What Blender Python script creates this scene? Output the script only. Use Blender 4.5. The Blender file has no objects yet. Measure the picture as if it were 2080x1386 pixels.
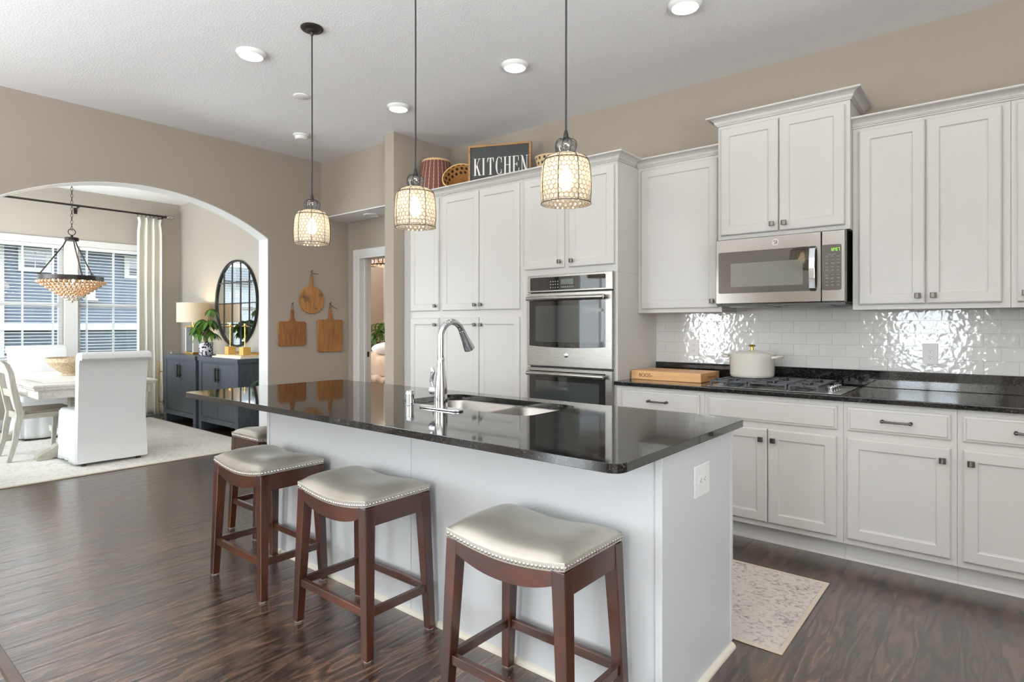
import bpy, bmesh, math, random
from mathutils import Vector, Matrix
R = math.radians
PI = math.pi
scene = bpy.context.scene
COL = scene.collection
random.seed(7)

# ------------------------------------------------------------------ camera, world, exposure, daylight and added fill lamps
H = 1.2982
cam_d = bpy.data.cameras.new('camera')
cam = bpy.data.objects.new('camera', cam_d)
COL.objects.link(cam)
cam.location = (0, 0, H)
cam.rotation_euler = (R(90), 0, R(39.43))
cam_d.sensor_fit = 'HORIZONTAL'
cam_d.sensor_width = 36
cam_d.lens = 20.917
cam_d.shift_y = -31.0 / 2080
cam_d.clip_start = 0.05
scene.camera = cam

world = bpy.data.worlds.new('world')
scene.world = world
world.use_nodes = True
wn = world.node_tree.nodes
wl = world.node_tree.links
bg = wn['Background']
tc = wn.new('ShaderNodeTexCoord')
sx = wn.new('ShaderNodeSeparateXYZ')
wl.new(tc.outputs['Generated'], sx.inputs[0])
rmp = wn.new('ShaderNodeValToRGB')
wl.new(sx.outputs['Z'], rmp.inputs[0])
rmp.color_ramp.elements[0].color = (0.93, 0.96, 1.0, 1)
rmp.color_ramp.elements[1].color = (0.72, 0.85, 1.0, 1)
wl.new(rmp.outputs[0], bg.inputs[0])
bg.inputs[1].default_value = 6.5

scene.view_settings.view_transform = 'Standard'
scene.view_settings.look = 'None'
scene.view_settings.exposure = 0.24
scene.view_settings.gamma = 1.0
scene.view_settings.use_curve_mapping = False
scene.cycles.use_denoising = True
scene.cycles.max_bounces = 8
scene.cycles.diffuse_bounces = 4
scene.cycles.glossy_bounces = 4
scene.cycles.transmission_bounces = 6
scene.cycles.transparent_max_bounces = 8
scene.cycles.sample_clamp_indirect = 4.0
scene.cycles.caustics_reflective = False
scene.cycles.caustics_refractive = False


def area_light(name, loc, direction, sx_, sy_, power, color=(1, 1, 1), parent=None, shape='RECTANGLE', spread=180):
    d = bpy.data.lights.new(name, 'AREA')
    d.shape = shape
    d.size = sx_
    d.size_y = sy_
    d.energy = power
    d.color = color
    d.spread = R(spread)
    o = bpy.data.objects.new(name, d)
    COL.objects.link(o)
    o.rotation_euler = Vector(direction).to_track_quat('-Z', 'Y').to_euler()
    if parent:
        o.parent = parent
        o.location = Vector(loc) - parent.location
    else:
        o.location = loc
    return o


DAY = (0.86, 0.93, 1.0)
# daylight at the great-room and dining side windows, plus unseen fill lamps
UPLIGHT = (0.93, 0.965, 1.0)  # colour of the upward lamps added to brighten the ceiling
area_light('daylight_back_window', (-1.05, -4.75, 1.55), (0, 1, 0), 1.0, 2.1, 75, DAY)
area_light('daylight_back_window', (-5.08, -4.75, 1.55), (0.25, 1, 0), 0.8, 2.1, 75, DAY)
area_light('added_uplight_back', (-1.02, -3.9, 0.75), (0, 0.15, 1), 1.4, 1.0, 560, UPLIGHT, spread=140)  # unseen upward lamp inside the room, added to light the ceiling
area_light('added_uplight_back', (-5.05, -4.0, 0.75), (0.1, 0.15, 1), 0.8, 0.9, 200, UPLIGHT, spread=140)  # second added uplight, near the left back window
area_light('added_fill_right', (3.35, -1.2, 1.6), (-1, 0, 0), 3.2, 2.0, 85, DAY)  # unseen lamp added to brighten surfaces that face right
area_light('added_uplight_right', (3.05, -1.2, 0.9), (-0.3, 0, 1), 3.0, 0.8, 460, UPLIGHT, spread=140)  # added uplight along the right wall for more ceiling bounce
area_light('daylight_dining_window', (-7.9, -0.42, 1.6), (0, 1, 0), 2.2, 1.6, 120, DAY)
area_light('added_uplight_dining', (-7.9, 0.0, 1.0), (0, 0.3, 1), 2.1, 0.5, 70, UPLIGHT, spread=140)  # added uplight that lifts the dining ceiling
area_light('daylight_side_window', (-6.15, -2.6, 1.55), (1, 0.15, 0), 2.2, 1.9, 90, DAY)
area_light('added_uplight_side', (-5.6, -2.6, 0.9), (0.3, 0, 1), 2.1, 0.7, 150, UPLIGHT, spread=140)  # added uplight by the side window, aimed at the ceiling
area_light('added_fill_bedroom', (-9.9, 5.4, 1.6), (1, 0.3, 0), 1.6, 1.4, 50, (1, 0.95, 0.9))  # unseen lamp added to brighten the bedroom, which has no window here


# ------------------------------------------------------------------ helpers
def srgb(r, g, b):
    f = lambda c: (c / 255 / 12.92) if c <= 10.31 else ((c / 255 + 0.055) / 1.055) ** 2.4
    return (f(r), f(g), f(b), 1)


class MB:
    """collects shapes into one mesh"""

    def __init__(s):
        s.v = []
        s.f = []
        s.sm = []
        s.mi = []
        s.m = 0

    def add(s, vs, fs, smooth=False, M=None):
        n = len(s.v)
        s.v += [(M @ Vector(p))[:] if M else tuple(p) for p in vs]
        for f in fs:
            s.f.append([i + n for i in f])
            s.sm.append(smooth)
            s.mi.append(s.m)
        return s

    def box(s, x0, x1, y0, y1, z0, z1, M=None):
        vs = [(x0, y0, z0), (x1, y0, z0), (x1, y1, z0), (x0, y1, z0), (x0, y0, z1), (x1, y0, z1), (x1, y1, z1), (x0, y1, z1)]
        return s.add(vs, [(0, 3, 2, 1), (4, 5, 6, 7), (0, 1, 5, 4), (1, 2, 6, 5), (2, 3, 7, 6), (3, 0, 4, 7)], False, M)

    def taper(s, a, b):
        """prism between two quads a, b (4 points each)"""
        return s.add(list(a) + list(b), [(3, 2, 1, 0), (4, 5, 6, 7), (0, 1, 5, 4), (1, 2, 6, 5), (2, 3, 7, 6), (3, 0, 4, 7)])

    def tube(s, pts, r, seg=8, closed=False, caps=True):
        pts = [Vector(p) for p in pts]
        n = len(pts)
        rs = r if isinstance(r, (list, tuple)) else [r] * n
        vs = []
        up = None
        for i, p in enumerate(pts):
            if closed:
                t = (pts[(i + 1) % n] - pts[i - 1])
            else:
                t = pts[min(i + 1, n - 1)] - pts[max(i - 1, 0)]
            t.normalize()
            if up is None:
                up = Vector((0, 0, 1)) if abs(t.z) < 0.9 else Vector((1, 0, 0))
            a = t.cross(up)
            if a.length < 1e-6:
                a = t.orthogonal()
            a.normalize()
            b = a.cross(t).normalized()
            up = b
            for k in range(seg):
                an = 2 * PI * k / seg
                vs.append(p + a * (rs[i] * math.cos(an)) + b * (rs[i] * math.sin(an)))
        fs = []
        for i in range(n if closed else n - 1):
            j = (i + 1) % n
            for k in range(seg):
                l = (k + 1) % seg
                fs.append((i * seg + k, i * seg + l, j * seg + l, j * seg + k))
        s.add(vs, fs, True)
        if caps and not closed:
            m = len(s.v) - len(vs)
            s.f += [[m + k for k in range(seg)], [m + (n - 1) * seg + k for k in range(seg)]]
            s.sm += [False, False]
            s.mi += [s.m, s.m]
        return s

    def lathe(s, prof, seg=24, M=None, c=(0, 0, 0), caps=True):
        vs = []
        for r, z in prof:
            for k in range(seg):
                a = 2 * PI * k / seg
                vs.append((c[0] + r * math.cos(a), c[1] + r * math.sin(a), c[2] + z))
        fs = []
        for i in range(len(prof) - 1):
            for k in range(seg):
                l = (k + 1) % seg
                fs.append((i * seg + k, i * seg + l, (i + 1) * seg + l, (i + 1) * seg + k))
        s.add(vs, fs, True, M)
        if caps:
            m = len(s.v) - len(vs)
            for i in (0, len(prof) - 1):
                if prof[i][0] > 1e-5:
                    s.f.append([m + i * seg + k for k in range(seg)])
                    s.sm.append(False)
                    s.mi.append(s.m)
        return s

    def cyl(s, p0, p1, r, seg=16):
        return s.tube([p0, p1], r, seg)

    def prism(s, poly, d0, d1, axis='z', M=None):
        """extrude a 2-D polygon: axis z -> (x,y), y -> (x,z), x -> (y,z)"""
        n = len(poly)

        def P(p, d):
            return {'z': (p[0], p[1], d), 'y': (p[0], d, p[1]), 'x': (d, p[0], p[1])}[axis]
        vs = [P(p, d0) for p in poly] + [P(p, d1) for p in poly]
        fs = [list(range(n)), list(range(2 * n - 1, n - 1, -1))]
        fs += [(i, (i + 1) % n, n + (i + 1) % n, n + i) for i in range(n)]
        return s.add(vs, fs, False, M)

    def grid(s, fn, nu, nv, smooth=True, M=None):
        vs = [fn(i / nu, j / nv) for j in range(nv + 1) for i in range(nu + 1)]
        w = nu + 1
        fs = [(j * w + i, j * w + i + 1, (j + 1) * w + i + 1, (j + 1) * w + i) for j in range(nv) for i in range(nu)]
        return s.add(vs, fs, smooth, M)

    def sphere(s, c, r, seg=12, rings=8, sc=(1, 1, 1)):
        prof = [(max(1e-5, math.sin(PI * i / rings)) * r, -math.cos(PI * i / rings) * r) for i in range(rings + 1)]
        M = Matrix.Translation(c) @ Matrix.Diagonal((*sc, 1))
        return s.lathe(prof, seg, M, caps=False)

    def sweep(s, prof, path, smooth=False):
        """mitred sweep of profile (out, z) along a horizontal path of (x, y); out is to the right of travel"""
        n = len(path)
        P = [Vector((p[0], p[1])) for p in path]
        vs = []
        for i in range(n):
            d0 = (P[i] - P[i - 1]).normalized() if i > 0 else None
            d1 = (P[i + 1] - P[i]).normalized() if i < n - 1 else None
            d0 = d0 or d1
            d1 = d1 or d0
            n0 = Vector((d0.y, -d0.x))
            n1 = Vector((d1.y, -d1.x))
            m = (n0 + n1) / (1 + n0.dot(n1))
            for o, z in prof:
                q = P[i] + m * o
                vs.append((q.x, q.y, z))
        k = len(prof)
        fs = [(i * k + j, i * k + (j + 1) % k, (i + 1) * k + (j + 1) % k, (i + 1) * k + j) for i in range(n - 1) for j in range(k)]
        fs += [list(range(k)), list(range((n - 1) * k, n * k))]
        return s.add(vs, fs, smooth)

    def build(s, name, mat, parent=None, world=True, bevel=0, angle=40, seg=2, kind=None):
        me = bpy.data.meshes.new(name)
        off = parent_loc(parent) if (parent and world) else Vector((0, 0, 0))
        me.from_pydata([tuple(Vector(p) - off) for p in s.v], [], s.f)
        for m in (mat if isinstance(mat, (list, tuple)) else [mat]):
            me.materials.append(m)
        me.polygons.foreach_set('use_smooth', [bool(x) for x in s.sm])
        me.polygons.foreach_set('material_index', s.mi)
        bm = bmesh.new()
        bm.from_mesh(me)
        bmesh.ops.recalc_face_normals(bm, faces=bm.faces[:])
        bm.to_mesh(me)
        bm.free()
        if any(s.sm):
            me.set_sharp_from_angle(angle=R(angle))
        o = bpy.data.objects.new(name, me)
        COL.objects.link(o)
        if parent:
            o.parent = parent
        if bevel:
            b = o.modifiers.new('bevel', 'BEVEL')
            b.width = bevel
            b.segments = seg
            b.limit_method = 'ANGLE'
            b.angle_limit = R(40)
            b.harden_normals = False
        if kind:
            o['kind'] = kind
        return o


def parent_loc(o):
    p = Vector((0, 0, 0))
    while o:
        p += o.location
        o = o.parent
    return p


def thing(name, label, cat, loc=(0, 0, 0), rz=0, group=None):
    o = bpy.data.objects.new(name, None)
    COL.objects.link(o)
    o.empty_display_size = 0.1
    o.location = loc
    o.rotation_euler = (0, 0, rz)
    o['label'] = label
    o['category'] = cat
    if group:
        o['group'] = group
    return o


def tag(o, label, cat, group=None):
    o['label'] = label
    o['category'] = cat
    if group:
        o['group'] = group
    return o


def dup(root, loc, rz, label, group=None):
    r = root.copy()
    COL.objects.link(r)
    r.location = loc
    r.rotation_euler = (0, 0, rz)
    r['label'] = label
    if group:
        r['group'] = group
    for ch in list(root.children):
        c = ch.copy()
        COL.objects.link(c)
        c.parent = r
        for g in ch.children:
            d = g.copy()
            COL.objects.link(d)
            d.parent = c
    return r


def struct(name, mb, mat, bevel=0, parent=None):
    o = mb.build(name, mat, parent, bevel=bevel)
    if not parent:
        o['kind'] = 'structure'
    return o


def rounded_rect(x0, x1, y0, y1, r, seg=6):
    pts = []
    for cx, cy, a0 in ((x1 - r, y0 + r, -90), (x1 - r, y1 - r, 0), (x0 + r, y1 - r, 90), (x0 + r, y0 + r, 180)):
        for i in range(seg + 1):
            a = R(a0 + 90 * i / seg)
            pts.append((cx + r * math.cos(a), cy + r * math.sin(a)))
    return pts


# ------------------------------------------------------------------ materials
class NT:
    def __init__(s, name):
        s.m = bpy.data.materials.new(name)
        s.m.use_nodes = True
        s.n = s.m.node_tree.nodes
        s.l = s.m.node_tree.links
        s.b = s.n['Principled BSDF']
        s.out = s.n['Material Output']

    def node(s, t, **kw):
        nd = s.n.new('ShaderNode' + t)
        for k, v in kw.items():
            setattr(nd, k, v)
        return nd

    def set(s, sock, v):
        if hasattr(v, 'is_linked') or isinstance(v, bpy.types.NodeSocket):
            s.l.new(v, sock)
        else:
            sock.default_value = v

    def math(s, op, a, b=0.0, c=None):
        nd = s.node('Math', operation=op)
        s.set(nd.inputs[0], a)
        s.set(nd.inputs[1], b)
        if c is not None:
            s.set(nd.inputs[2], c)
        return nd.outputs[0]

    def coord(s, scale=(1, 1, 1), kind='Object', rot=(0, 0, 0)):
        t = s.node('TexCoord')
        m = s.node('Mapping')
        m.inputs['Scale'].default_value = scale
        m.inputs['Rotation'].default_value = rot
        s.l.new(t.outputs[kind], m.inputs[0])
        return m.outputs[0]

    def noise(s, vec, scale, detail=3, rough=0.5, dist=0.0):
        nd = s.node('TexNoise')
        s.l.new(vec, nd.inputs['Vector'])
        nd.inputs['Scale'].default_value = scale
        nd.inputs['Detail'].default_value = detail
        nd.inputs['Roughness'].default_value = rough
        nd.inputs['Distortion'].default_value = dist
        return nd.outputs['Fac']

    def ramp(s, fac, stops):
        nd = s.node('ValToRGB')
        s.set(nd.inputs[0], fac)
        e = nd.color_ramp.elements
        while len(e) < len(stops):
            e.new(0.5)
        for x, (p, c) in zip(e, stops):
            x.position = p
            x.color = c if len(c) == 4 else (*c, 1)
        return nd.outputs[0]

    def mix(s, fac, a, b, mode='MIX'):
        nd = s.node('Mix', data_type='RGBA', blend_type=mode)
        s.set(nd.inputs['Factor'], fac)
        s.set(nd.inputs[6], a)
        s.set(nd.inputs[7], b)
        return nd.outputs[2]

    def bump(s, h, strength=0.2, dist=0.01):
        nd = s.node('Bump')
        s.l.new(h, nd.inputs['Height'])
        nd.inputs['Strength'].default_value = strength
        nd.inputs['Distance'].default_value = dist
        s.l.new(nd.outputs[0], s.b.inputs['Normal'])
        return nd

    def pr(s, **kw):
        for k, v in kw.items():
            s.set(s.b.inputs[k.replace('_', ' ')], v)
        return s


def simple(name, col, rough=0.5, metal=0.0, spec=0.5, bump=None, var=0.0, coat=0.0):
    t = NT(name)
    t.pr(Roughness=rough, Metallic=metal)
    t.b.inputs['Specular IOR Level'].default_value = spec
    t.b.inputs['Coat Weight'].default_value = coat
    t.b.inputs['Coat Roughness'].default_value = 0.08
    if var:
        f = t.noise(t.coord(), 3.0, 4)
        c2 = tuple(min(1, c * (1 + var)) for c in col[:3]) + (1,)
        c1 = tuple(c * (1 - var) for c in col[:3]) + (1,)
        t.pr(Base_Color=t.ramp(f, [(0.3, c1), (0.7, c2)]))
    else:
        t.pr(Base_Color=col)
    if bump:
        sc, st, di = bump
        t.bump(t.noise(t.coord(), sc, 3), st, di)
    return t.m


M = {}
M['wall'] = simple('wall_paint_greige', srgb(167, 156, 143), 0.7, bump=(180, 0.06, 0.004))
M['wall_lit'] = simple('wall_paint_greige_lit', srgb(178, 171, 160), 0.7, bump=(180, 0.05, 0.004))  # same paint as the kitchen wall, lightened for the dining room's stronger light
M['ceil'] = simple('ceiling_texture_white', srgb(238, 238, 238), 0.85, bump=(80, 0.4, 0.006))
M['trim'] = simple('white_trim_paint', srgb(232, 231, 228), 0.4)
M['cab'] = simple('white_cabinet_paint', srgb(208, 205, 200), 0.38)
M['cab_in'] = simple('cabinet_shadow_interior', srgb(150, 145, 138), 0.7)
M['island'] = simple('island_white_panel', srgb(208, 209, 210), 0.35)
M['cream'] = simple('cream_shoe_moulding', srgb(226, 218, 203), 0.5)
M['pewter'] = simple('dark_pewter_hardware', srgb(92, 88, 84), 0.32, 0.9)
M['chrome'] = simple('chrome', srgb(225, 228, 232), 0.06, 1.0)
M['black'] = simple('black_satin', srgb(28, 28, 29), 0.4)
M['blackglass'] = simple('black_glass', srgb(20, 21, 23), 0.03, 0.0, 0.9)
M['greyglass'] = simple('grey_oven_window', srgb(52, 56, 56), 0.03, 0.0, 0.9)
M['mwglass'] = simple('microwave_window_mesh', srgb(96, 98, 95), 0.08, 0.0, 0.8)
M['iron'] = simple('cast_iron', srgb(62, 64, 68), 0.5, 0.1, bump=(90, 0.2, 0.003))
M['bronze'] = simple('dark_bronze_metal', srgb(48, 42, 38), 0.42, 0.5)
M['gold'] = simple('brass', srgb(214, 172, 92), 0.25, 1.0)
M['gold_matte'] = simple('gold_block', srgb(222, 180, 98), 0.4, 0.5)
M['enamel'] = simple('cream_enamel', srgb(236, 231, 220), 0.12, coat=0.6)
M['plastic'] = simple('white_plastic', srgb(236, 235, 232), 0.35)
M['slot'] = simple('outlet_slot_dark', srgb(60, 58, 56), 0.5)
M['nail'] = simple('nickel_nailheads', srgb(206, 202, 196), 0.25, 1.0)
M['sign_board'] = simple('charcoal_sign_board', srgb(66, 66, 66), 0.8)
M['sign_text'] = simple('white_sign_lettering', srgb(232, 230, 224), 0.7)
M['white_lacq'] = simple('white_lacquer', srgb(240, 236, 226), 0.3)
M['mirror'] = simple('mirror_glass', srgb(235, 240, 240), 0.02, 1.0)
M['felt'] = simple('clear_floor_glide', srgb(196, 190, 180), 0.4)
M['cord'] = simple('black_cord', srgb(30, 28, 27), 0.6)
M['rope'] = simple('brown_leather_cord', srgb(84, 56, 38), 0.7)
M['soil'] = simple('plant_soil', srgb(58, 44, 34), 0.9)


def emit(name, col, strength):
    t = NT(name)
    t.pr(Base_Color=col, Emission_Color=col, Emission_Strength=strength)
    return t.m


M['led'] = emit('led_diffuser', (1, 0.97, 0.92, 1), 4.0)
M['bulb'] = emit('warm_bulb', (1, 0.83, 0.6, 1), 26.0)
M['clock'] = emit('green_clock_digits', (0.35, 1.0, 0.02, 1), 0.8)


def fabric(name, col, scale=240, st=0.25, rough=0.9, sheen=0.3):
    t = NT(name)
    t.pr(Base_Color=col, Roughness=rough)
    t.b.inputs['Sheen Weight'].default_value = sheen
    w1 = t.node('TexWave', wave_type='BANDS', bands_direction='X')
    w1.inputs['Scale'].default_value = scale
    w2 = t.node('TexWave', wave_type='BANDS', bands_direction='Z')
    w2.inputs['Scale'].default_value = scale
    c = t.coord()
    t.l.new(c, w1.inputs[0])
    t.l.new(c, w2.inputs[0])
    t.bump(t.math('ADD', w1.outputs['Fac'], w2.outputs['Fac']), st, 0.001)
    return t.m


M['slip'] = fabric('white_slipcover_cotton', srgb(233, 233, 233))
M['linen'] = fabric('off_white_curtain_linen', srgb(238, 235, 224))
M['duvet'] = fabric('cream_duvet', srgb(236, 214, 190))
M['pillow'] = fabric('white_bed_pillow', srgb(236, 236, 240))
M['runner_cloth'] = fabric('ivory_table_runner', srgb(230, 224, 212), 120, 0.5)


def wood(name, c1, c2, axis='Y', scale=14.0, rough=0.4, stretch=12.0, bump=0.08, coat=0.0, dist=0.6):
    t = NT(name)
    sc = {'X': (1, stretch, stretch), 'Y': (stretch, 1, stretch), 'Z': (stretch, stretch, 1)}[axis]
    v = t.coord(sc)
    n1 = t.noise(v, scale / stretch * 2, 6, 0.6, dist)
    n2 = t.noise(t.coord(), 2.2, 2)
    f = t.math('ADD', t.math('MULTIPLY', n1, 0.75), t.math('MULTIPLY', n2, 0.3))
    t.pr(Base_Color=t.ramp(f, [(0.35, c1), (0.7, c2)]), Roughness=rough)
    t.b.inputs['Coat Weight'].default_value = coat
    t.b.inputs['Coat Roughness'].default_value = 0.12
    t.bump(n1, bump, 0.004)
    return t.m


M['stool_wood'] = wood('mahogany_stained_wood', srgb(28, 12, 7), srgb(72, 33, 17), 'Z', 9, 0.3, 6, 0.03, 0.25)
M['stool_rail'] = wood('mahogany_stained_rail', srgb(30, 13, 7), srgb(78, 36, 18), 'X', 9, 0.3, 6, 0.03, 0.25)
M['stool_rail_y'] = wood('mahogany_stained_side_rail', srgb(26, 12, 7), srgb(66, 31, 17), 'Y', 9, 0.3, 6, 0.03, 0.25)
M['board'] = wood('worn_oak_board', srgb(116, 74, 38), srgb(176, 122, 68), 'Z', 22, 0.6, 9, 0.1)
M['board_dark'] = wood('worn_walnut_brown_board', srgb(98, 60, 32), srgb(164, 108, 60), 'Z', 22, 0.6, 9, 0.1)
M['maple'] = wood('maple_butcher_block', srgb(206, 150, 96), srgb(232, 184, 130), 'X', 26, 0.45, 10, 0.03)
M['oak_frame'] = wood('light_oak_frame', srgb(138, 100, 62), srgb(176, 136, 92), 'X', 30, 0.6, 10, 0.05)
M['grey_wood'] = wood('whitewashed_grey_wood', srgb(158, 152, 138), srgb(198, 193, 180), 'Y', 30, 0.55, 10, 0.06)
M['grey_wood_x'] = wood('greige_table_wood', srgb(190, 184, 174), srgb(226, 221, 212), 'X', 30, 0.5, 10, 0.06)
M['grey_wood_z'] = wood('whitewashed_grey_chair_wood', srgb(170, 165, 154), srgb(208, 204, 193), 'Z', 30, 0.55, 10, 0.04)
M['seat_wood'] = wood('weathered_taupe_seat_wood', srgb(112, 102, 90), srgb(150, 140, 126), 'Y', 30, 0.5, 10, 0.06)
M['buffet'] = wood('charcoal_blue_stained_wood', srgb(44, 48, 54), srgb(78, 84, 92), 'Z', 30, 0.42, 12, 0.08)
M['bark'] = wood('plant_trunk', srgb(96, 78, 58), srgb(150, 128, 100), 'Z', 30, 0.8, 4, 0.3)


def mat_floor():
    t = NT('hand_scraped_dark_wood_floor')
    tcn = t.node('TexCoord')
    sp = t.node('SeparateXYZ')
    t.l.new(tcn.outputs['Object'], sp.inputs[0])
    x, y = sp.outputs[0], sp.outputs[1]
    W, L = 0.128, 1.35
    xs = t.math('DIVIDE', x, W)
    row = t.math('FLOOR', xs)
    wn_ = t.node('TexWhiteNoise', noise_dimensions='1D')
    t.l.new(row, wn_.inputs['W'])
    ys = t.math('ADD', t.math('DIVIDE', y, L), t.math('MULTIPLY', wn_.outputs['Value'], 7.3))
    cell = t.math('FLOOR', ys)
    cb = t.node('CombineXYZ')
    t.l.new(row, cb.inputs[0])
    t.l.new(cell, cb.inputs[1])
    wn2 = t.node('TexWhiteNoise', noise_dimensions='3D')
    t.l.new(cb.outputs[0], wn2.inputs['Vector'])
    tone = wn2.outputs['Value']
    # grain, stretched along the plank and shifted per plank
    cg = t.node('CombineXYZ')
    t.l.new(t.math('MULTIPLY', x, 11.0), cg.inputs[0])
    t.l.new(t.math('MULTIPLY', y, 1.3), cg.inputs[1])
    t.l.new(t.math('MULTIPLY', tone, 40.0), cg.inputs[2])
    g1 = t.noise(cg.outputs[0], 2.6, 8, 0.65, 1.6)
    g2 = t.noise(cg.outputs[0], 9.0, 5, 0.6, 0.8)
    # cathedral figure: contour lines of a slow stretched noise
    cs = t.node('CombineXYZ')
    t.l.new(t.math('MULTIPLY', x, 6.5), cs.inputs[0])
    t.l.new(t.math('MULTIPLY', y, 0.95), cs.inputs[1])
    t.l.new(t.math('MULTIPLY', tone, 40.0), cs.inputs[2])
    n0 = t.noise(cs.outputs[0], 1.6, 2, 0.5, 0.5)
    rings = t.math('PINGPONG', t.math('ADD', t.math('MULTIPLY', n0, 15.0), t.math('MULTIPLY', g2, 1.3)), 1.0)
    fac = t.math('ADD', t.math('MULTIPLY', rings, 0.34), t.math('ADD', t.math('MULTIPLY', g1, 0.42), t.math('MULTIPLY', g2, 0.24)))
    col = t.ramp(fac, [(0.30, srgb(26, 17, 13)), (0.45, srgb(56, 40, 31)), (0.58, srgb(84, 62, 49)), (0.75, srgb(108, 82, 66))])
    tn = t.ramp(tone, [(0.0, (0.62, 0.62, 0.64, 1)), (1.0, (1.12, 1.06, 1.0, 1))])
    col = t.mix(1.0, col, tn, 'MULTIPLY')
    # gaps between boards
    fx = t.math('FRACT', xs)
    fy = t.math('FRACT', ys)
    ex = t.math('MINIMUM', fx, t.math('SUBTRACT', 1.0, fx))
    ey = t.math('MINIMUM', fy, t.math('SUBTRACT', 1.0, fy))
    gx = t.math('GREATER_THAN', ex, 0.018)
    gy = t.math('GREATER_THAN', ey, 0.0016)
    gap = t.math('MULTIPLY', gx, gy)
    col = t.mix(gap, srgb(20, 15, 13), col)
    t.pr(Base_Color=col)
    t.pr(Roughness=t.math('ADD', t.math('MULTIPLY', g2, 0.16), 0.15))
    t.b.inputs['Specular IOR Level'].default_value = 0.5
    t.b.inputs['Coat Weight'].default_value = 0.65
    t.b.inputs['Coat Roughness'].default_value = 0.2
    t.b.inputs['Coat IOR'].default_value = 1.85
    ex2 = t.math('MINIMUM', t.math('MULTIPLY', ex, 9.0), 1.0)
    h = t.math('ADD', t.math('MULTIPLY', t.math('ADD', g1, t.math('MULTIPLY', g2, 0.5)), 0.8), t.math('ADD', t.math('MULTIPLY', ex2, 0.5), t.math('MULTIPLY', gap, 1.0)))
    bn = t.bump(h, 0.42, 0.006)
    t.l.new(bn.outputs[0], t.b.inputs['Coat Normal'])
    return t.m


M['floor'] = mat_floor()


def mat_granite(name, base, fleck, k=1.0):
    t = NT(name)
    c = t.coord()
    v = t.node('TexVoronoi')
    t.l.new(c, v.inputs['Vector'])
    v.inputs['Scale'].default_value = 320
    n = t.noise(c, 60, 4, 0.7)
    f = t.math('MULTIPLY', v.outputs['Color'], n)
    t.pr(Base_Color=t.ramp(f, [(0.28, base), (0.42, fleck), (0.6, srgb(96, 92, 84))]), Roughness=0.045)
    t.b.inputs['Specular IOR Level'].default_value = 0.62 * k
    return t.m


M['granite'] = mat_granite('polished_black_granite', srgb(14, 14, 15), srgb(40, 40, 38), 1.35)
M['granite_counter'] = mat_granite('polished_black_granite_counter', srgb(14, 14, 15), srgb(42, 42, 40))


def mat_tile():
    t = NT('wavy_white_subway_tile')
    tcn = t.node('TexCoord')
    sp = t.node('SeparateXYZ')
    t.l.new(tcn.outputs['Object'], sp.inputs[0])
    cb = t.node('CombineXYZ')
    t.l.new(sp.outputs[0], cb.inputs[0])
    t.l.new(t.math('SUBTRACT', sp.outputs[2], 1.0195), cb.inputs[1])
    br = t.node('TexBrick', offset=0.5)
    t.l.new(cb.outputs[0], br.inputs['Vector'])
    br.inputs['Scale'].default_value = 1.0
    br.inputs['Brick Width'].default_value = 0.1545
    br.inputs['Row Height'].default_value = 0.0775
    br.inputs['Mortar Size'].default_value = 0.0016
    br.inputs['Mortar Smooth'].default_value = 0.1
    br.inputs['Color1'].default_value = srgb(226, 225, 223)
    br.inputs['Color2'].default_value = srgb(221, 220, 218)
    br.inputs['Mortar'].default_value = srgb(196, 194, 190)
    t.pr(Base_Color=br.outputs['Color'], Roughness=0.06)
    t.b.inputs['Specular IOR Level'].default_value = 0.6
    # every tile has its own waviness
    rowi = t.math('FLOOR', t.math('DIVIDE', t.math('SUBTRACT', sp.outputs[2], 1.0195), 0.0775))
    coli = t.math('FLOOR', t.math('ADD', t.math('DIVIDE', sp.outputs[0], 0.1545), t.math('MULTIPLY', t.math('FLOORED_MODULO', rowi, 2.0), 0.5)))
    co = t.node('CombineXYZ')
    t.l.new(sp.outputs[0], co.inputs[0])
    t.l.new(t.math('ADD', t.math('MULTIPLY', rowi, 3.7), t.math('MULTIPLY', coli, 5.3)), co.inputs[1])
    t.l.new(sp.outputs[2], co.inputs[2])
    nz = t.noise(co.outputs[0], 30, 1, 0.4, 0.3)
    h = t.math('ADD', t.math('MULTIPLY', nz, 0.42), t.math('MULTIPLY', br.outputs['Fac'], -0.3))
    t.bump(h, 0.3, 0.01)
    return t.m


M['tile'] = mat_tile()


def mat_steel(name, axis=(1, 1, 60), base=srgb(168, 165, 160), rough=0.28):
    t = NT(name)
    n = t.noise(t.coord(axis), 14, 2)
    t.pr(Base_Color=base, Metallic=1.0, Roughness=t.math('ADD', t.math('MULTIPLY', n, 0.06), rough - 0.03))
    return t.m


M['steel'] = mat_steel('brushed_stainless_steel')
M['steel_micro'] = mat_steel('microwave_steel_darkened', (1, 1, 60), srgb(108, 105, 101), 0.2)  # same steel with its base darkened to stand in for a dim reflection
M['steel_sink'] = mat_steel('satin_sink_steel', (40, 1, 1), srgb(168, 164, 158), 0.34)


def mat_leather():
    t = NT('metallic_pewter_leather')
    c = t.coord()
    n = t.noise(c, 4, 3)
    t.pr(Base_Color=t.ramp(n, [(0.3, srgb(166, 161, 150)), (0.7, srgb(184, 179, 168))]), Roughness=0.3, Metallic=0.55)
    v = t.node('TexVoronoi')
    t.l.new(c, v.inputs['Vector'])
    v.inputs['Scale'].default_value = 260
    t.bump(v.outputs['Distance'], 0.06, 0.002)
    return t.m


M['leather'] = mat_leather()


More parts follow.
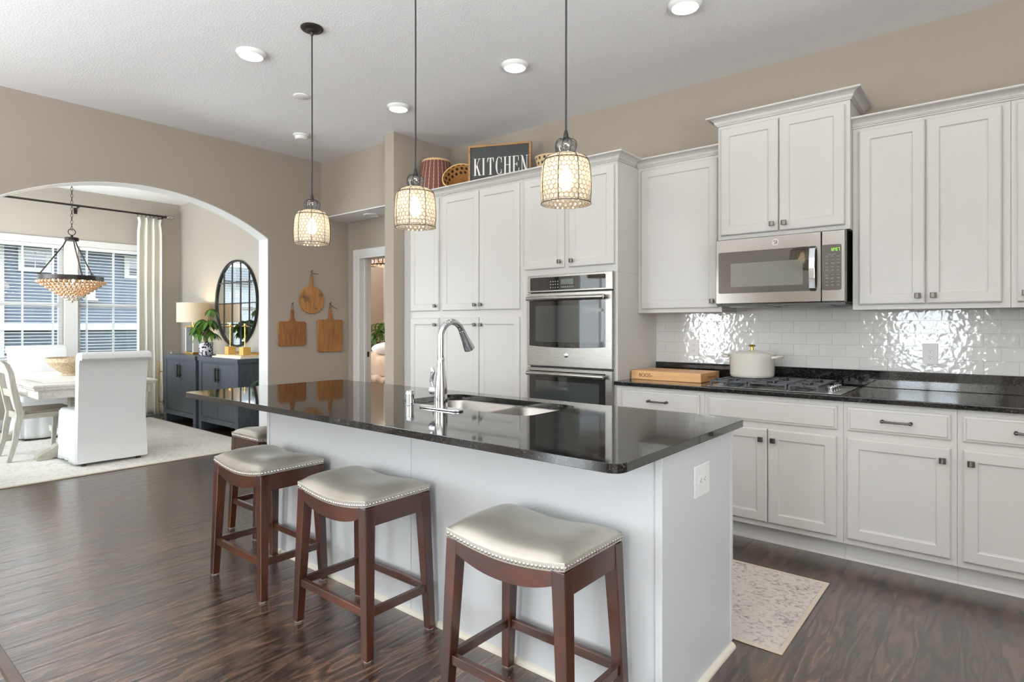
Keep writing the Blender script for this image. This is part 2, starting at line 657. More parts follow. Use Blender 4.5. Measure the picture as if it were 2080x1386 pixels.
def mat_rug(name, base, dark, mid, sc=1.0):
    t = NT(name)
    c = t.coord()
    n1 = t.noise(c, 42 * sc, 6, 0.75, 0.4)
    n2 = t.noise(c, 5 * sc, 3, 0.6)
    n3 = t.noise(t.coord((1, 6, 1)), 40 * sc, 3, 0.7)
    f = t.math('ADD', t.math('MULTIPLY', n1, 0.62), t.math('ADD', t.math('MULTIPLY', n2, 0.22), t.math('MULTIPLY', n3, 0.22)))
    t.pr(Base_Color=t.ramp(f, [(0.40, dark), (0.47, mid), (0.53, base)]), Roughness=0.95)
    t.bump(t.noise(c, 300, 2), 0.4, 0.003)
    return t.m


M['rug_runner'] = mat_rug('distressed_cream_rug', srgb(216, 207, 198), srgb(112, 102, 96), srgb(176, 166, 157))
M['rug_dining'] = mat_rug('distressed_ivory_rug', srgb(240, 236, 228), srgb(190, 185, 176), srgb(222, 218, 210), 0.6)
M['rug_edge'] = fabric('cream_rug_binding', srgb(214, 198, 178), 160, 0.5)


def hex_edge(t, cell_x, radius):
    """distance to the nearest edge of a hexagonal net wrapped round a vertical axis, 0 at the wire, 0.5 at a cell centre"""
    tcn = t.node('TexCoord')
    sp = t.node('SeparateXYZ')
    t.l.new(tcn.outputs['Object'], sp.inputs[0])
    an = t.math('ARCTAN2', sp.outputs[1], sp.outputs[0])
    n = round(2 * PI * radius / cell_x)
    u = t.math('MULTIPLY', an, n / (2 * PI))
    v = t.math('DIVIDE', sp.outputs[2], 2 * PI * radius / n)
    S = 1.7320508

    def half(off):
        gx = t.math('SUBTRACT', t.math('FLOORED_MODULO', t.math('ADD', u, 50 + 0.5 * off), 1.0), 0.5)
        gy = t.math('SUBTRACT', t.math('FLOORED_MODULO', t.math('ADD', v, 50 * S + 0.5 * S * off), S), S / 2)
        return gx, gy
    d = []
    for off in (0, 1):
        gx, gy = half(off)
        ax, ay = t.math('ABSOLUTE', gx), t.math('ABSOLUTE', gy)
        m = t.math('MAXIMUM', ax, t.math('ADD', t.math('MULTIPLY', ax, 0.5), t.math('MULTIPLY', ay, S / 2)))
        d.append(m)
    return t.math('SUBTRACT', 0.5, t.math('MINIMUM', d[0], d[1]))


def mat_shade_glass():
    """pebbled clear-cream glass netted with dark hexagonal wire"""
    t = NT('cream_seeded_glass_with_wire_net')
    ed = hex_edge(t, 0.021, 0.1)
    wire = t.math('LESS_THAN', ed, 0.035)
    dome = t.math('POWER', t.math('MULTIPLY', ed, 2.0), 0.6)
    bp = t.node('Bump')
    t.l.new(dome, bp.inputs['Height'])
    bp.inputs['Strength'].default_value = 0.8
    bp.inputs['Distance'].default_value = 0.006
    tr = t.node('BsdfTranslucent')
    tr.inputs[0].default_value = (0.97, 0.93, 0.85, 1)
    t.l.new(bp.outputs[0], tr.inputs['Normal'])
    tp = t.node('BsdfTransparent')
    tp.inputs[0].default_value = (1.0, 0.97, 0.9, 1)
    gl = t.node('BsdfGlossy')
    gl.inputs['Roughness'].default_value = 0.06
    t.l.new(bp.outputs[0], gl.inputs['Normal'])
    df = t.node('BsdfDiffuse')
    df.inputs[0].default_value = (0.8, 0.74, 0.62, 1)
    t.l.new(bp.outputs[0], df.inputs['Normal'])
    m1 = t.node('MixShader')
    m1.inputs[0].default_value = 0.45
    t.l.new(tr.outputs[0], m1.inputs[1])
    t.l.new(tp.outputs[0], m1.inputs[2])
    m2 = t.node('MixShader')
    m2.inputs[0].default_value = 0.2
    t.l.new(m1.outputs[0], m2.inputs[1])
    t.l.new(gl.outputs[0], m2.inputs[2])
    m2b = t.node('MixShader')
    m2b.inputs[0].default_value = 0.12
    t.l.new(m2.outputs[0], m2b.inputs[1])
    t.l.new(df.outputs[0], m2b.inputs[2])
    t.pr(Base_Color=srgb(96, 74, 58), Roughness=0.4, Metallic=0.4)
    m3 = t.node('MixShader')
    t.l.new(wire, m3.inputs[0])
    t.l.new(m2b.outputs[0], m3.inputs[1])
    t.l.new(t.b.outputs[0], m3.inputs[2])
    t.l.new(m3.outputs[0], t.out.inputs[0])
    return t.m


M['shade_glass'] = mat_shade_glass()


def mat_clear(name, tint=(0.95, 0.97, 0.98, 1), gloss=0.12, edge=0.8):
    t = NT(name)
    tp = t.node('BsdfTransparent')
    tp.inputs[0].default_value = tint
    gl = t.node('BsdfGlossy')
    gl.inputs['Roughness'].default_value = 0.03
    lw = t.node('LayerWeight')
    lw.inputs[0].default_value = 0.25
    m = t.node('MixShader')
    t.l.new(t.math('ADD', t.math('MULTIPLY', lw.outputs['Fresnel'], edge), gloss * 0.4), m.inputs[0])
    t.l.new(tp.outputs[0], m.inputs[1])
    t.l.new(gl.outputs[0], m.inputs[2])
    t.l.new(m.outputs[0], t.out.inputs[0])
    return t.m


M['pane'] = mat_clear('window_pane_glass', (0.97, 0.985, 0.98, 1), 0.05)
M['clear'] = mat_clear('clear_glass', (0.96, 0.97, 0.97, 1), 0.15)
M['smoke'] = mat_clear('smoky_bubble_glass', (0.74, 0.75, 0.76, 1), 0.3, 0.35)


def mat_lampshade():
    t = NT('white_linen_lampshade')
    t.pr(Base_Color=srgb(244, 238, 228), Roughness=0.9)
    tr = t.node('BsdfTranslucent')
    tr.inputs[0].default_value = (1.0, 0.86, 0.66, 1)
    m = t.node('MixShader')
    m.inputs[0].default_value = 0.4
    t.l.new(t.b.outputs[0], m.inputs[1])
    t.l.new(tr.outputs[0], m.inputs[2])
    t.l.new(m.outputs[0], t.out.inputs[0])
    return t.m


M['lampshade'] = mat_lampshade()


def mat_leaf(name, c1, c2):
    t = NT(name)
    n = t.noise(t.coord(), 12, 3)
    t.pr(Base_Color=t.ramp(n, [(0.3, c1), (0.7, c2)]), Roughness=0.35)
    tr = t.node('BsdfTranslucent')
    tr.inputs[0].default_value = c2
    m = t.node('MixShader')
    m.inputs[0].default_value = 0.25
    t.l.new(t.b.outputs[0], m.inputs[1])
    t.l.new(tr.outputs[0], m.inputs[2])
    t.l.new(m.outputs[0], t.out.inputs[0])
    return t.m


M['leaf'] = mat_leaf('glossy_green_leaf', srgb(40, 84, 30), srgb(104, 142, 52))
M['leaf_dark'] = mat_leaf('deep_green_leaf', srgb(26, 62, 34), srgb(88, 128, 66))
M['fir'] = mat_leaf('pale_spruce_needles', srgb(50, 70, 54), srgb(82, 102, 80))


def mat_pot():
    t = NT('blue_and_white_spotted_ceramic')
    v = t.node('TexVoronoi')
    t.l.new(t.coord(), v.inputs['Vector'])
    v.inputs['Scale'].default_value = 38
    f = t.math('LESS_THAN', v.outputs['Distance'], 0.47)
    t.pr(Base_Color=t.mix(f, srgb(222, 218, 216), srgb(46, 42, 74)), Roughness=0.15)
    return t.m


M['pot'] = mat_pot()


def mat_weave(name, base, spot, scale, thr, stripes=False):
    t = NT(name)
    if stripes:
        tcn = t.node('TexCoord')
        sp = t.node('SeparateXYZ')
        t.l.new(tcn.outputs['Object'], sp.inputs[0])
        an = t.math('ARCTAN2', sp.outputs[1], sp.outputs[0])
        st = t.math('FRACT', t.math('MULTIPLY', an, 24 / (2 * PI)))
        zig = t.math('PINGPONG', t.math('MULTIPLY', sp.outputs[2], 26.0), 0.5)
        d = t.math('ABSOLUTE', t.math('SUBTRACT', st, t.math('ADD', t.math('MULTIPLY', zig, 0.18), 0.43)))
        d2 = t.math('ABSOLUTE', t.math('SUBTRACT', st, t.math('SUBTRACT', 0.57, t.math('MULTIPLY', zig, 0.18))))
        f = t.math('LESS_THAN', t.math('MINIMUM', d, d2), 0.032)
    else:
        v = t.node('TexVoronoi')
        t.l.new(t.coord(), v.inputs['Vector'])
        v.inputs['Scale'].default_value = scale
        v.inputs['Randomness'].default_value = 0.25
        f = t.math('LESS_THAN', v.outputs['Distance'], thr)
    t.pr(Base_Color=t.mix(f, base, spot), Roughness=0.75)
    w = t.node('TexWave', wave_type='BANDS', bands_direction='Z')
    t.l.new(t.coord(), w.inputs[0])
    w.inputs['Scale'].default_value = 60
    t.bump(w.outputs['Fac'], 0.3, 0.003)
    return t.m


M['shade_weave'] = mat_weave('wine_red_and_straw_weave', srgb(108, 66, 62), srgb(214, 180, 132), 0, 0, True)


def mat_dots(name, base, spot, cell, radius, thr, zmin):
    t = NT(name)
    ed = hex_edge(t, cell, radius)
    tcn = t.node('TexCoord')
    sp = t.node('SeparateXYZ')
    t.l.new(tcn.outputs['Object'], sp.inputs[0])
    f = t.math('MULTIPLY', t.math('GREATER_THAN', ed, thr), t.math('GREATER_THAN', sp.outputs[2], zmin))
    n = t.noise(t.coord(), 30, 3)
    col = t.mix(n, tuple(c * 0.75 for c in base[:3]) + (1,), base)
    t.pr(Base_Color=t.mix(f, col, spot), Roughness=0.75)
    w = t.node('TexWave', wave_type='BANDS', bands_direction='Z')
    t.l.new(t.coord(), w.inputs[0])
    w.inputs['Scale'].default_value = 60
    t.bump(w.outputs['Fac'], 0.3, 0.003)
    return t.m


M['basket_weave'] = mat_dots('straw_weave_with_black_spots', srgb(186, 134, 72), srgb(36, 26, 22), 0.048, 0.14, 0.22, -0.115)
M['basket_pale'] = mat_dots('pale_straw_weave_with_dots', srgb(214, 184, 140), srgb(62, 56, 56), 0.045, 0.115, 0.26, -1)


def mat_seagrass():
    t = NT('carved_natural_bowl')
    c = t.coord()
    n = t.noise(c, 60, 4, 0.7)
    t.pr(Base_Color=t.ramp(n, [(0.35, srgb(164, 134, 102)), (0.6, srgb(208, 190, 164))]), Roughness=0.85)
    t.bump(n, 0.8, 0.012)
    return t.m


M['bowl'] = mat_seagrass()


def mat_siding(name, col, pitch):
    t = NT(name)
    sp = t.node('SeparateXYZ')
    t.l.new(t.coord(), sp.inputs[0])
    f = t.math('FRACT', t.math('DIVIDE', sp.outputs[2], pitch))
    t.pr(Base_Color=t.mix(t.math('LESS_THAN', f, 0.07), col, tuple(c * 0.6 for c in col[:3]) + (1,)), Roughness=0.7)
    t.bump(f, 0.5, 0.02)
    return t.m


M['siding'] = mat_siding('slate_blue_lap_siding', srgb(86, 95, 110), 0.15)
M['siding_dark'] = mat_siding('dark_slate_panels', srgb(62, 73, 81), 0.3)
M['ext_white'] = simple('exterior_white_trim', srgb(168, 168, 168), 0.6)
M['ext_glass'] = simple('exterior_window_dark', srgb(60, 72, 84), 0.05, 0, 0.8)
M['soffit_ext'] = simple('exterior_soffit_sage', srgb(160, 166, 156), 0.7)
M['roof'] = simple('asphalt_roof', srgb(70, 70, 74), 0.9)
M['grass'] = simple('lawn_grass', srgb(50, 66, 36), 0.95, bump=(30, 0.6, 0.05), var=0.25)
M['slat'] = simple('white_blind_slats', srgb(240, 242, 242), 0.45)
M['wine'] = simple('dark_red_wine_glass', srgb(96, 30, 34), 0.1)
M['bottle_green'] = simple('dark_bottle', srgb(60, 50, 44), 0.1)
M['label'] = simple('paper_bottle_label', srgb(232, 230, 226), 0.7)
M['bedframe'] = wood('dark_brown_bed_frame', srgb(56, 38, 30), srgb(92, 66, 52), 'X', 20, 0.5, 8)
M['wall_bed'] = simple('bedroom_wall_paint', srgb(214, 196, 178), 0.8)
M['amber'] = simple('amber_glass_bead', srgb(214, 176, 140), 0.1, 0.75, 0.9)
M['silver_bead'] = simple('clear_glass_bead', srgb(206, 204, 196), 0.08, 0.8)

# ------------------------------------------------------------------ room shell
ZC = 3.11
XL, XLB = -5.833, -6.01          # arch wall, kitchen face and dining face
WY = 4.32                        # kitchen wall
XW = -9.54                       # dining window wall
YM = 3.74                        # dining mirror wall
YD = -0.2                        # dining side wall
XR, YB = 3.2, -4.6               # right end wall, great-room back wall

struct('floor', MB().box(XW - 0.2, XR, YB, 8.4, -0.08, 0), M['floor'])
struct('ceiling', MB().box(XW - 0.2, XR, YB, 8.4, ZC, ZC + 0.1), M['ceil'])
struct('wall_kitchen', MB().box(-4.37, XR, WY, WY + 0.12, 0, ZC), M['wall'])
rw0, rw1 = -2.8, 0.4  # opening for the unseen window added to carry fill light
struct('wall_right', MB().box(XR, XR + 0.1, YB, rw0, 0, ZC).box(XR, XR + 0.1, rw1, WY + 0.12, 0, ZC).box(XR, XR + 0.1, rw0, rw1, 0, 0.5).box(XR, XR + 0.1, rw0, rw1, 2.6, ZC), M['wall'])

# arch wall: one piece with an elliptical-topped opening
arc_c, arc_hw = 2.0, 1.139
z_spring, z_top = 2.196, 2.535
arch = []
for i in range(41):
    y = arc_c + arc_hw - 2 * arc_hw * i / 40
    # circular segment through spring points and crown
    s = z_top - z_spring
    rad = (arc_hw ** 2 + s ** 2) / (2 * s)
    z = z_top - rad + math.sqrt(max(0, rad ** 2 - (y - arc_c) ** 2))
    arch.append((y, z))
outline = [(4.115, 0), (4.115, ZC), (YB, ZC), (YB, 0), (-3.7, 0), (-3.7, 0.0)][:4]
# kitchen wall polygon as strips around the arch and the side window to keep clean faces
mb = MB()
w0, w1, wz0, wz1 = -3.7, -1.5, 0.6, 2.5      # great-room side window


def strip(y0, y1, z0, z1):
    mb.box(XLB, XL, y0, y1, z0, z1)


strip(arc_c + arc_hw, 4.115, 0, ZC)
strip(w1, arc_c - arc_hw, 0, ZC)
strip(YB, w0, 0, ZC)
strip(w0, w1, 0, wz0)
strip(w0, w1, wz1, ZC)
poly = arch + [(arc_c - arc_hw, ZC), (arc_c + arc_hw, ZC)]
mb.prism(poly, XLB, XL, 'x')
struct('wall_left', mb, M['wall'])
# smooth pale lining of the archway
mb = MB()
lin = [(arc_c + arc_hw, 0)] + arch + [(arc_c - arc_hw, 0)]
inn = [(arc_c + arc_hw - 0.006, 0)] + [(y - 0.006 * (1 if y > arc_c else -1) * abs(y - arc_c) / arc_hw, z - 0.006) for y, z in arch] + [(arc_c - arc_hw + 0.006, 0)]
n = len(lin)
vs = [(XLB, *p) for p in lin] + [(XL, *p) for p in lin] + [(XLB, *p) for p in inn] + [(XL, *p) for p in inn]
fs = []
for i in range(n - 1):
    fs += [(2 * n + i, 2 * n + i + 1, 3 * n + i + 1, 3 * n + i), (i, i + 1, 2 * n + i + 1, 2 * n + i), (n + i, n + i + 1, 3 * n + i + 1, 3 * n + i)]
mb.add(vs, fs, True)
struct('trim_1', mb, M['trim'])

# hallway: header, soffit, door wall with a cased opening, partition beside the pantry
struct('wall_header', MB().box(XL, -4.5, 3.754, 4.115, 2.497, ZC), M['wall'])
struct('ceiling_hall', MB().box(XL, -4.5, 3.756, 4.113, 2.486, 2.497), M['ceil'])
dx0, dx1, dzt = -5.625, -4.75, 2.075
mb = MB()
mb.box(XLB, dx0, 4.115, 4.255, 0, ZC).box(dx1, -4.5, 4.115, 4.255, 0, ZC).box(dx0, dx1, 4.115, 4.255, dzt, ZC)
struct('wall_hall', mb, M['wall'])
mb = MB()
for a, b in ((dx0 - 0.095, dx0), (dx1, dx1 + 0.095)):
    mb.box(a, b, 4.097, 4.1145, 0, dzt + 0.085)
    mb.box(a + 0.012, b - 0.012, 4.091, 4.097, 0, dzt + 0.073)
mb.box(dx0, dx1, 4.097, 4.1145, dzt, dzt + 0.085)
mb.box(dx0 - 0.012, dx1 + 0.012, 4.091, 4.097, dzt + 0.012, dzt + 0.073)
mb.box(dx0, dx0 + 0.018, 4.1, 4.262, 0, dzt).box(dx1 - 0.018, dx1, 4.1, 4.262, 0, dzt).box(dx0 + 0.018, dx1 - 0.018, 4.1, 4.262, dzt - 0.018, dzt)
mb.box(dx0 + 0.018, dx0 + 0.03, 4.165, 4.2, 0, dzt - 0.018)
d1 = struct('door_1', mb, M['trim'], 0.002)
MB().box(dx0 + 0.018, dx0 + 0.0205, 4.205, 4.235, 0.94, 1.0).build('strike_plate', M['bronze'], d1, bevel=0.001)
struct('wall_partition', MB().box(-4.5, -4.37, 3.58, WY + 0.12, 0, ZC), M['wall'])

# dining room shell
mb = MB()
ww = [(-0.0, 0.70), (0.85, 1.55)]
win = [(0.60, 1.44), (1.455, 2.305), (2.457, 3.30)]
wzb, wzt = 0.86, 2.36
ys = [YD]
for a, b in win:
    ys += [a, b]
ys.append(YM + 0.1)
for i in range(0, len(ys), 2):
    mb.box(XW - 0.14, XW, ys[i], ys[i + 1], 0, ZC)
for a, b in win:
    mb.box(XW - 0.14, XW, a, b, 0, wzb).box(XW - 0.14, XW, a, b, wzt, ZC)
struct('wall_dining_window', mb, M['wall_lit'])
struct('wall_dining_mirror', MB().box(XW, XLB, YM, YM + 0.12, 0, ZC), M['wall_lit'])
sw0, sw1, sz0, sz1 = -9.0, -6.8, 0.75, 2.4
mb = MB().box(XW, sw0, YD - 0.12, YD, 0, ZC).box(sw1, XLB, YD - 0.12, YD, 0, ZC)
mb.box(sw0, sw1, YD - 0.12, YD, 0, sz0).box(sw0, sw1, YD - 0.12, YD, sz1, ZC)
struct('wall_dining_side', mb, M['wall_lit'])
mb = MB().box(XW, XW + 0.014, YD, YM, 0, 0.13).box(XW, XLB, YM - 0.014, YM, 0, 0.13)
struct('baseboard_dining', mb, M['trim'], 0.003)
struct('baseboard_left', MB().box(XL, XL + 0.014, arc_c + arc_hw, 4.09, 0, 0.13), M['trim'], 0.003)

# bedroom beyond the cased opening
struct('wall_bedroom', MB().box(-10.2, -4.4, 8.0, 8.1, 0, ZC).box(-4.5, -4.4, 4.44, 8.0, 0, ZC).box(-10.2, -10.1, 4.255, 8, 0, ZC).box(-10.1, XLB, 4.235, 4.255, 0, ZC), M['wall_bed'])

# great-room back wall with two wide windows
mb = MB()
bw = [(-5.5, -4.65), (-1.55, -0.55)]
bz0, bz1 = 0.45, 2.6
xs = [XLB, bw[0][0], bw[0][1], bw[1][0], bw[1][1], XR + 0.1]
for i in (0, 2, 4):
    mb.box(xs[i], xs[i + 1], YB - 0.12, YB, 0, ZC)
for a, b in bw:
    mb.box(a, b, YB - 0.12, YB, 0, bz0).box(a, b, YB - 0.12, YB, bz1, ZC)
struct('wall_back', mb, M['wall'])


def sash_window(name, axis, c0, c1, z0, z1, plane, mull=0, rail=None, depth=0.05, fw=0.045, casing=0.08, side=1):
    """frame, optional mullions and meeting rail, one pane; axis 'y' spans Y at x=plane, axis 'x' spans X at y=plane"""
    def B(m, a, b, za, zb, d0, d1):
        return m.box(min(d0, d1), max(d0, d1), a, b, za, zb) if axis == 'y' else m.box(a, b, min(d0, d1), max(d0, d1), za, zb)
    f = MB()
    d0, d1 = plane, plane + depth * -side
    B(f, c0, c0 + fw, z0, z1, d0, d1)
    B(f, c1 - fw, c1, z0, z1, d0, d1)
    B(f, c0 + fw, c1 - fw, z0, z0 + fw, d0, d1)
    B(f, c0 + fw, c1 - fw, z1 - fw, z1, d0, d1)
    for i in range(mull):
        c = c0 + (c1 - c0) * (i + 1) / (mull + 1)
        B(f, c - 0.04, c + 0.04, z0 + fw, z1 - fw, d0, d1)
    if rail:
        B(f, c0 + fw, c1 - fw, rail - 0.025, rail + 0.025, d0, d1)
    o = struct(name, f, M['trim'], 0.002)
    g = MB()
    dm = plane - side * depth * 0.5
    B(g, c0 + fw, c1 - fw, z0 + fw, z1 - fw, dm - 0.002, dm + 0.002)
    g.build('pane', M['pane'], o)
    return o


for i, (a, b) in enumerate(win):
    sash_window('window_%d' % (i + 1), 'y', a, b, wzb, wzt, XW - 0.06, 0, 1.58)
for i, (a, b) in enumerate(bw):
    sash_window('window_%d' % (i + 4), 'x', a, b, bz0, bz1, YB - 0.04, i, 1.75)
sash_window('window_6', 'x', sw0, sw1, sz0, sz1, YD - 0.05, 1, 1.55)
sash_window('window_8', 'y', rw0, rw1, 0.5, 2.6, XR + 0.05, 2, 1.7, side=-1)  # unseen window added for the fill lamps on the right
sash_window('window_7', 'y', w0, w1, wz0, wz1, XL - 0.08, 1, 1.6)
# casing, stool and apron round the dining triple window
mb = MB().box(XW, XW + 0.02, win[0][0] - 0.09, win[2][1] + 0.09, wzt, wzt + 0.085)
mb.box(XW, XW + 0.02, win[2][1], win[2][1] + 0.09, wzb, wzt).box(XW, XW + 0.02, win[0][0] - 0.09, win[0][0], wzb, wzt)
for a, b in ((win[0][1], win[1][0]), (win[1][1], win[2][0])):
    mb.box(XW, XW + 0.02, a, b, wzb, wzt)
mb.box(XW, XW + 0.06, win[0][0] - 0.11, win[2][1] + 0.11, wzb - 0.03, wzb).box(XW, XW + 0.018, win[0][0] - 0.09, win[2][1] + 0.09, wzb - 0.1, wzb - 0.03)
struct('trim_2', mb, M['trim'], 0.003)
# flush transition strip across the floor near the great room
struct('trim_3', MB().prism([(0.505, 0.0005), (0.548, 0.0005), (0.543, 0.008), (0.51, 0.008)], XLB + 0.2, -1.4, 'x'), simple('dark_wood_transition', srgb(70, 54, 46), 0.25))

# tiled wall above the counter
struct('wall_backsplash', MB().box(-2.083, XR, WY - 0.008, WY, 1.0195, 1.46), M['tile'])

# ------------------------------------------------------------------ outside
struct('ground', MB().box(-40, 14, -30, 30, -0.5, -0.42), M['grass'])
hx = -16.0
hs = thing('neighbor_house', 'slate blue sided house with white trimmed windows seen through the dining window blinds', 'house', (hx - 3, 6.4, -0.42))
MB().box(hx - 6, hx, 2.85, 10, -0.42, 1.20).build('lower_wall', M['siding_dark'], hs)
MB().box(hx - 6, hx, 2.85, 10, 1.33, 3.0).build('upper_wall', M['siding'], hs)
MB().box(hx - 6, hx + 0.06, 2.7, 10, 1.20, 1.345).build('band_board', M['ext_white'], hs)
MB().box(hx - 0.1, hx + 0.05, 2.68, 2.84, -0.42, 3.0).build('corner_board', M['ext_white'], hs)
MB().box(hx - 6, hx + 0.6, 2.3, 10.6, 2.99, 3.14).build('eave', M['soffit_ext'], hs)
MB().prism([(hx + 0.6, 3.14), (hx - 3.2, 3.85), (hx - 7, 3.14)], 2.3, 10.6, 'y').build('roof', M['roof'], hs)
for (y0, y1, z0, z1) in ((3.07, 3.63, 2.45, 2.96), (5.03, 5.6, 2.42, 2.96), (7.2, 7.8, 2.42, 2.96)):
    MB().box(hx, hx + 0.05, y0, y1, z0, z1).build('window', M['ext_white'], hs)
hs_w = [c for c in hs.children if c.name.split('.')[0] == 'window']
for w, (y0, y1, z0, z1) in zip(hs_w, ((3.07, 3.63, 2.45, 2.96), (5.03, 5.6, 2.42, 2.96), (7.2, 7.8, 2.42, 2.96))):
    g = MB()
    ym = (y0 + y1) / 2
    zm = (z0 + z1) / 2 + 0.02
    for ya, yb in ((y0 + 0.1, ym - 0.012), (ym + 0.012, y1 - 0.1)):
        for za, zb in ((z0 + 0.08, zm - 0.012), (zm + 0.012, z1 - 0.06)):
            g.box(hx + 0.048, hx + 0.056, ya, yb, za, zb)
    g.build('pane', M['ext_glass'], w)
MB().box(hx, hx + 0.12, 4.25, 4.43, 1.92, 2.12).box(hx, hx + 0.2, 4.22, 4.46, 1.86, 1.92).build('wall_vent', M['ext_white'], hs, bevel=0.01)
h2 = thing('neighbor_house', 'pale grey house across the lawn to the side of the blue one', 'house', (-23, -2.4, -0.42))
MB().box(-25, -21.5, -6, 1.2, -0.42, 2.9).build('wall', simple('pale_grey_siding', srgb(150, 152, 154), 0.7), h2)
MB().prism([(-21.2, 2.9), (-25.3, 2.9), (-23.2, 3.6)], -6.3, 1.5, 'y').build('roof', M['roof'], h2)


def leaf_mesh(mb, base, direction, up, length, width, bend=0.25, n=4):
    d = Vector(direction).normalized()
    s = d.cross(Vector(up))
    if s.length < 1e-4:
        s = d.orthogonal()
    s.normalize()
    nrm = s.cross(d).normalized()
    vs = []
    for i in range(n + 1):
        t = i / n
        w = width * math.sin(PI * min(1, (t * 0.92 + 0.06))) ** 0.8 * 0.5
        p = Vector(base) + d * (length * t) - nrm * (bend * length * t * t)
        vs += [p - s * w + nrm * w * 0.3, p, p + s * w + nrm * w * 0.3]
    fs = []
    for i in range(n):
        a = i * 3
        fs += [(a, a + 1, a + 4, a + 3), (a + 1, a + 2, a + 5, a + 4)]
    mb.add(vs, fs, True)


tr = thing('spruce_tree', 'pale young spruce growing outside at the left of the dining window', 'tree', (-13.2, 1.9, -0.42))
MB().tube([(-13.2, 1.9, -0.42), (-13.2, 1.9, 1.9)], [0.05, 0.01], 8).build('trunk', M['bark'], tr)
mb = MB()
rnd = random.Random(3)
for k in range(170):
    z = rnd.random() ** 1.2
    zz = -0.1 + 1.95 * z
    rr = 0.95 * (1 - z) + 0.08
    a = rnd.random() * 2 * PI
    dv = Vector((math.cos(a), math.sin(a), -0.12))
    for q in range(7):
        b0 = Vector((-13.2, 1.9, zz)) + dv * rr * (q / 7)
        sd = Vector((-dv.y, dv.x, 0.2))
        leaf_mesh(mb, b0, dv + sd * 0.8, (0, 0, 1), 0.16, 0.02, 0.1, 1)
        leaf_mesh(mb, b0, dv - sd * 0.8, (0, 0, 1), 0.16, 0.02, 0.1, 1)
mb.build('needles', M['fir'], tr)


# ------------------------------------------------------------------ dining window blinds
def blind(name, label, y0, y1, group):
    t = thing(name, label, 'blind', (XW - 0.03, (y0 + y1) / 2, wzb), 0, group)
    xc = XW - 0.03
    MB().box(xc - 0.025, xc + 0.03, y0 + 0.01, y1 - 0.01, wzt - 0.045, wzt - 0.002).build('headrail', M['slat'], t, bevel=0.003)
    s = MB()
    z = wzt - 0.075
    while z > wzb + 0.04:
        s.prism([(xc - 0.024, z + 0.002), (xc, z + 0.005), (xc + 0.024, z + 0.000), (xc + 0.024, z + 0.0025), (xc, z + 0.0075), (xc - 0.024, z + 0.0045)], y0 + 0.012, y1 - 0.012, 'y')
        z -= 0.0415
    s.build('slats', M['slat'], t)
    MB().box(xc - 0.024, xc + 0.024, y0 + 0.012, y1 - 0.012, wzb + 0.006, wzb + 0.022).build('bottom_rail', M['slat'], t, bevel=0.003)
    c = MB()
    for k in (0.13, 0.5, 0.87):
        y = y0 + (y1 - y0) * k
        for dx in (-0.026, 0.026):
            c.box(xc + dx - 0.0008, xc + dx + 0.0008, y - 0.006, y + 0.006, wzb + 0.02, wzt - 0.04)
    c.build('ladder_tapes', M['slat'], t)


g = 'white slatted blinds on the dining window'
blind('window_blind', 'white slatted blind at the far left of the dining window, mostly out of view', *win[0], g)
blind('window_blind', 'white slatted blind on the middle dining window behind the bead chandelier', *win[1], g)
blind('window_blind', 'white slatted blind on the dining window beside the long curtain', *win[2], g)

# ------------------------------------------------------------------ cabinets
def add_knob(door, x, z, y):
    k = MB()
    k.cyl((x, y, z), (x, y - 0.02, z), 0.006, 10)
    k.box(x - 0.0145, x + 0.0145, y - 0.027, y - 0.018, z - 0.0145, z + 0.0145)
    k.prism([(x - 0.0145, y - 0.027), (x + 0.0145, y - 0.027), (x + 0.008, y - 0.0305), (x - 0.008, y - 0.0305)], z - 0.0145, z + 0.0145, 'z')
    return k.build('knob', M['pewter'], door, bevel=0.0015)


def rings(mb, x0, x1, z0, z1, steps):
    """concentric rectangular loops (inset, y) closed by a last face"""
    vs = []
    for ins, y in steps:
        vs += [(x0 + ins, y, z0 + ins), (x1 - ins, y, z0 + ins), (x1 - ins, y, z1 - ins), (x0 + ins, y, z1 - ins)]
    fs = []
    for i in range(len(steps) - 1):
        for k in range(4):
            l = (k + 1) % 4
            fs.append((i * 4 + k, i * 4 + l, i * 4 + 4 + l, i * 4 + 4 + k))
    m = (len(steps) - 1) * 4
    fs.append((m, m + 1, m + 2, m + 3))
    fs.append((3, 2, 1, 0))
    return mb.add(vs, fs)


def cab_door(parent, x0, x1, z0, z1, yf, knob=None, mat=None):
    """shaker door whose front face is at y = yf; knob: (side 'l'/'r', 'top'/'bottom')"""
    t = 0.019
    mb = rings(MB(), x0, x1, z0, z1, [(0, yf + t), (0, yf + 0.006), (0.003, yf + 0.0025), (0.008, yf), (0.056, yf), (0.0585, yf + 0.002), (0.061, yf + 0.006), (0.068, yf + 0.0075)])
    d = mb.build('door', mat or M['cab'], parent)
    if knob:
        kx = x0 + 0.032 if knob[0] == 'l' else x1 - 0.032
        kz = z1 - 0.062 if knob[1] == 'top' else z0 + 0.045
        add_knob(d, kx, kz, yf)
    return d


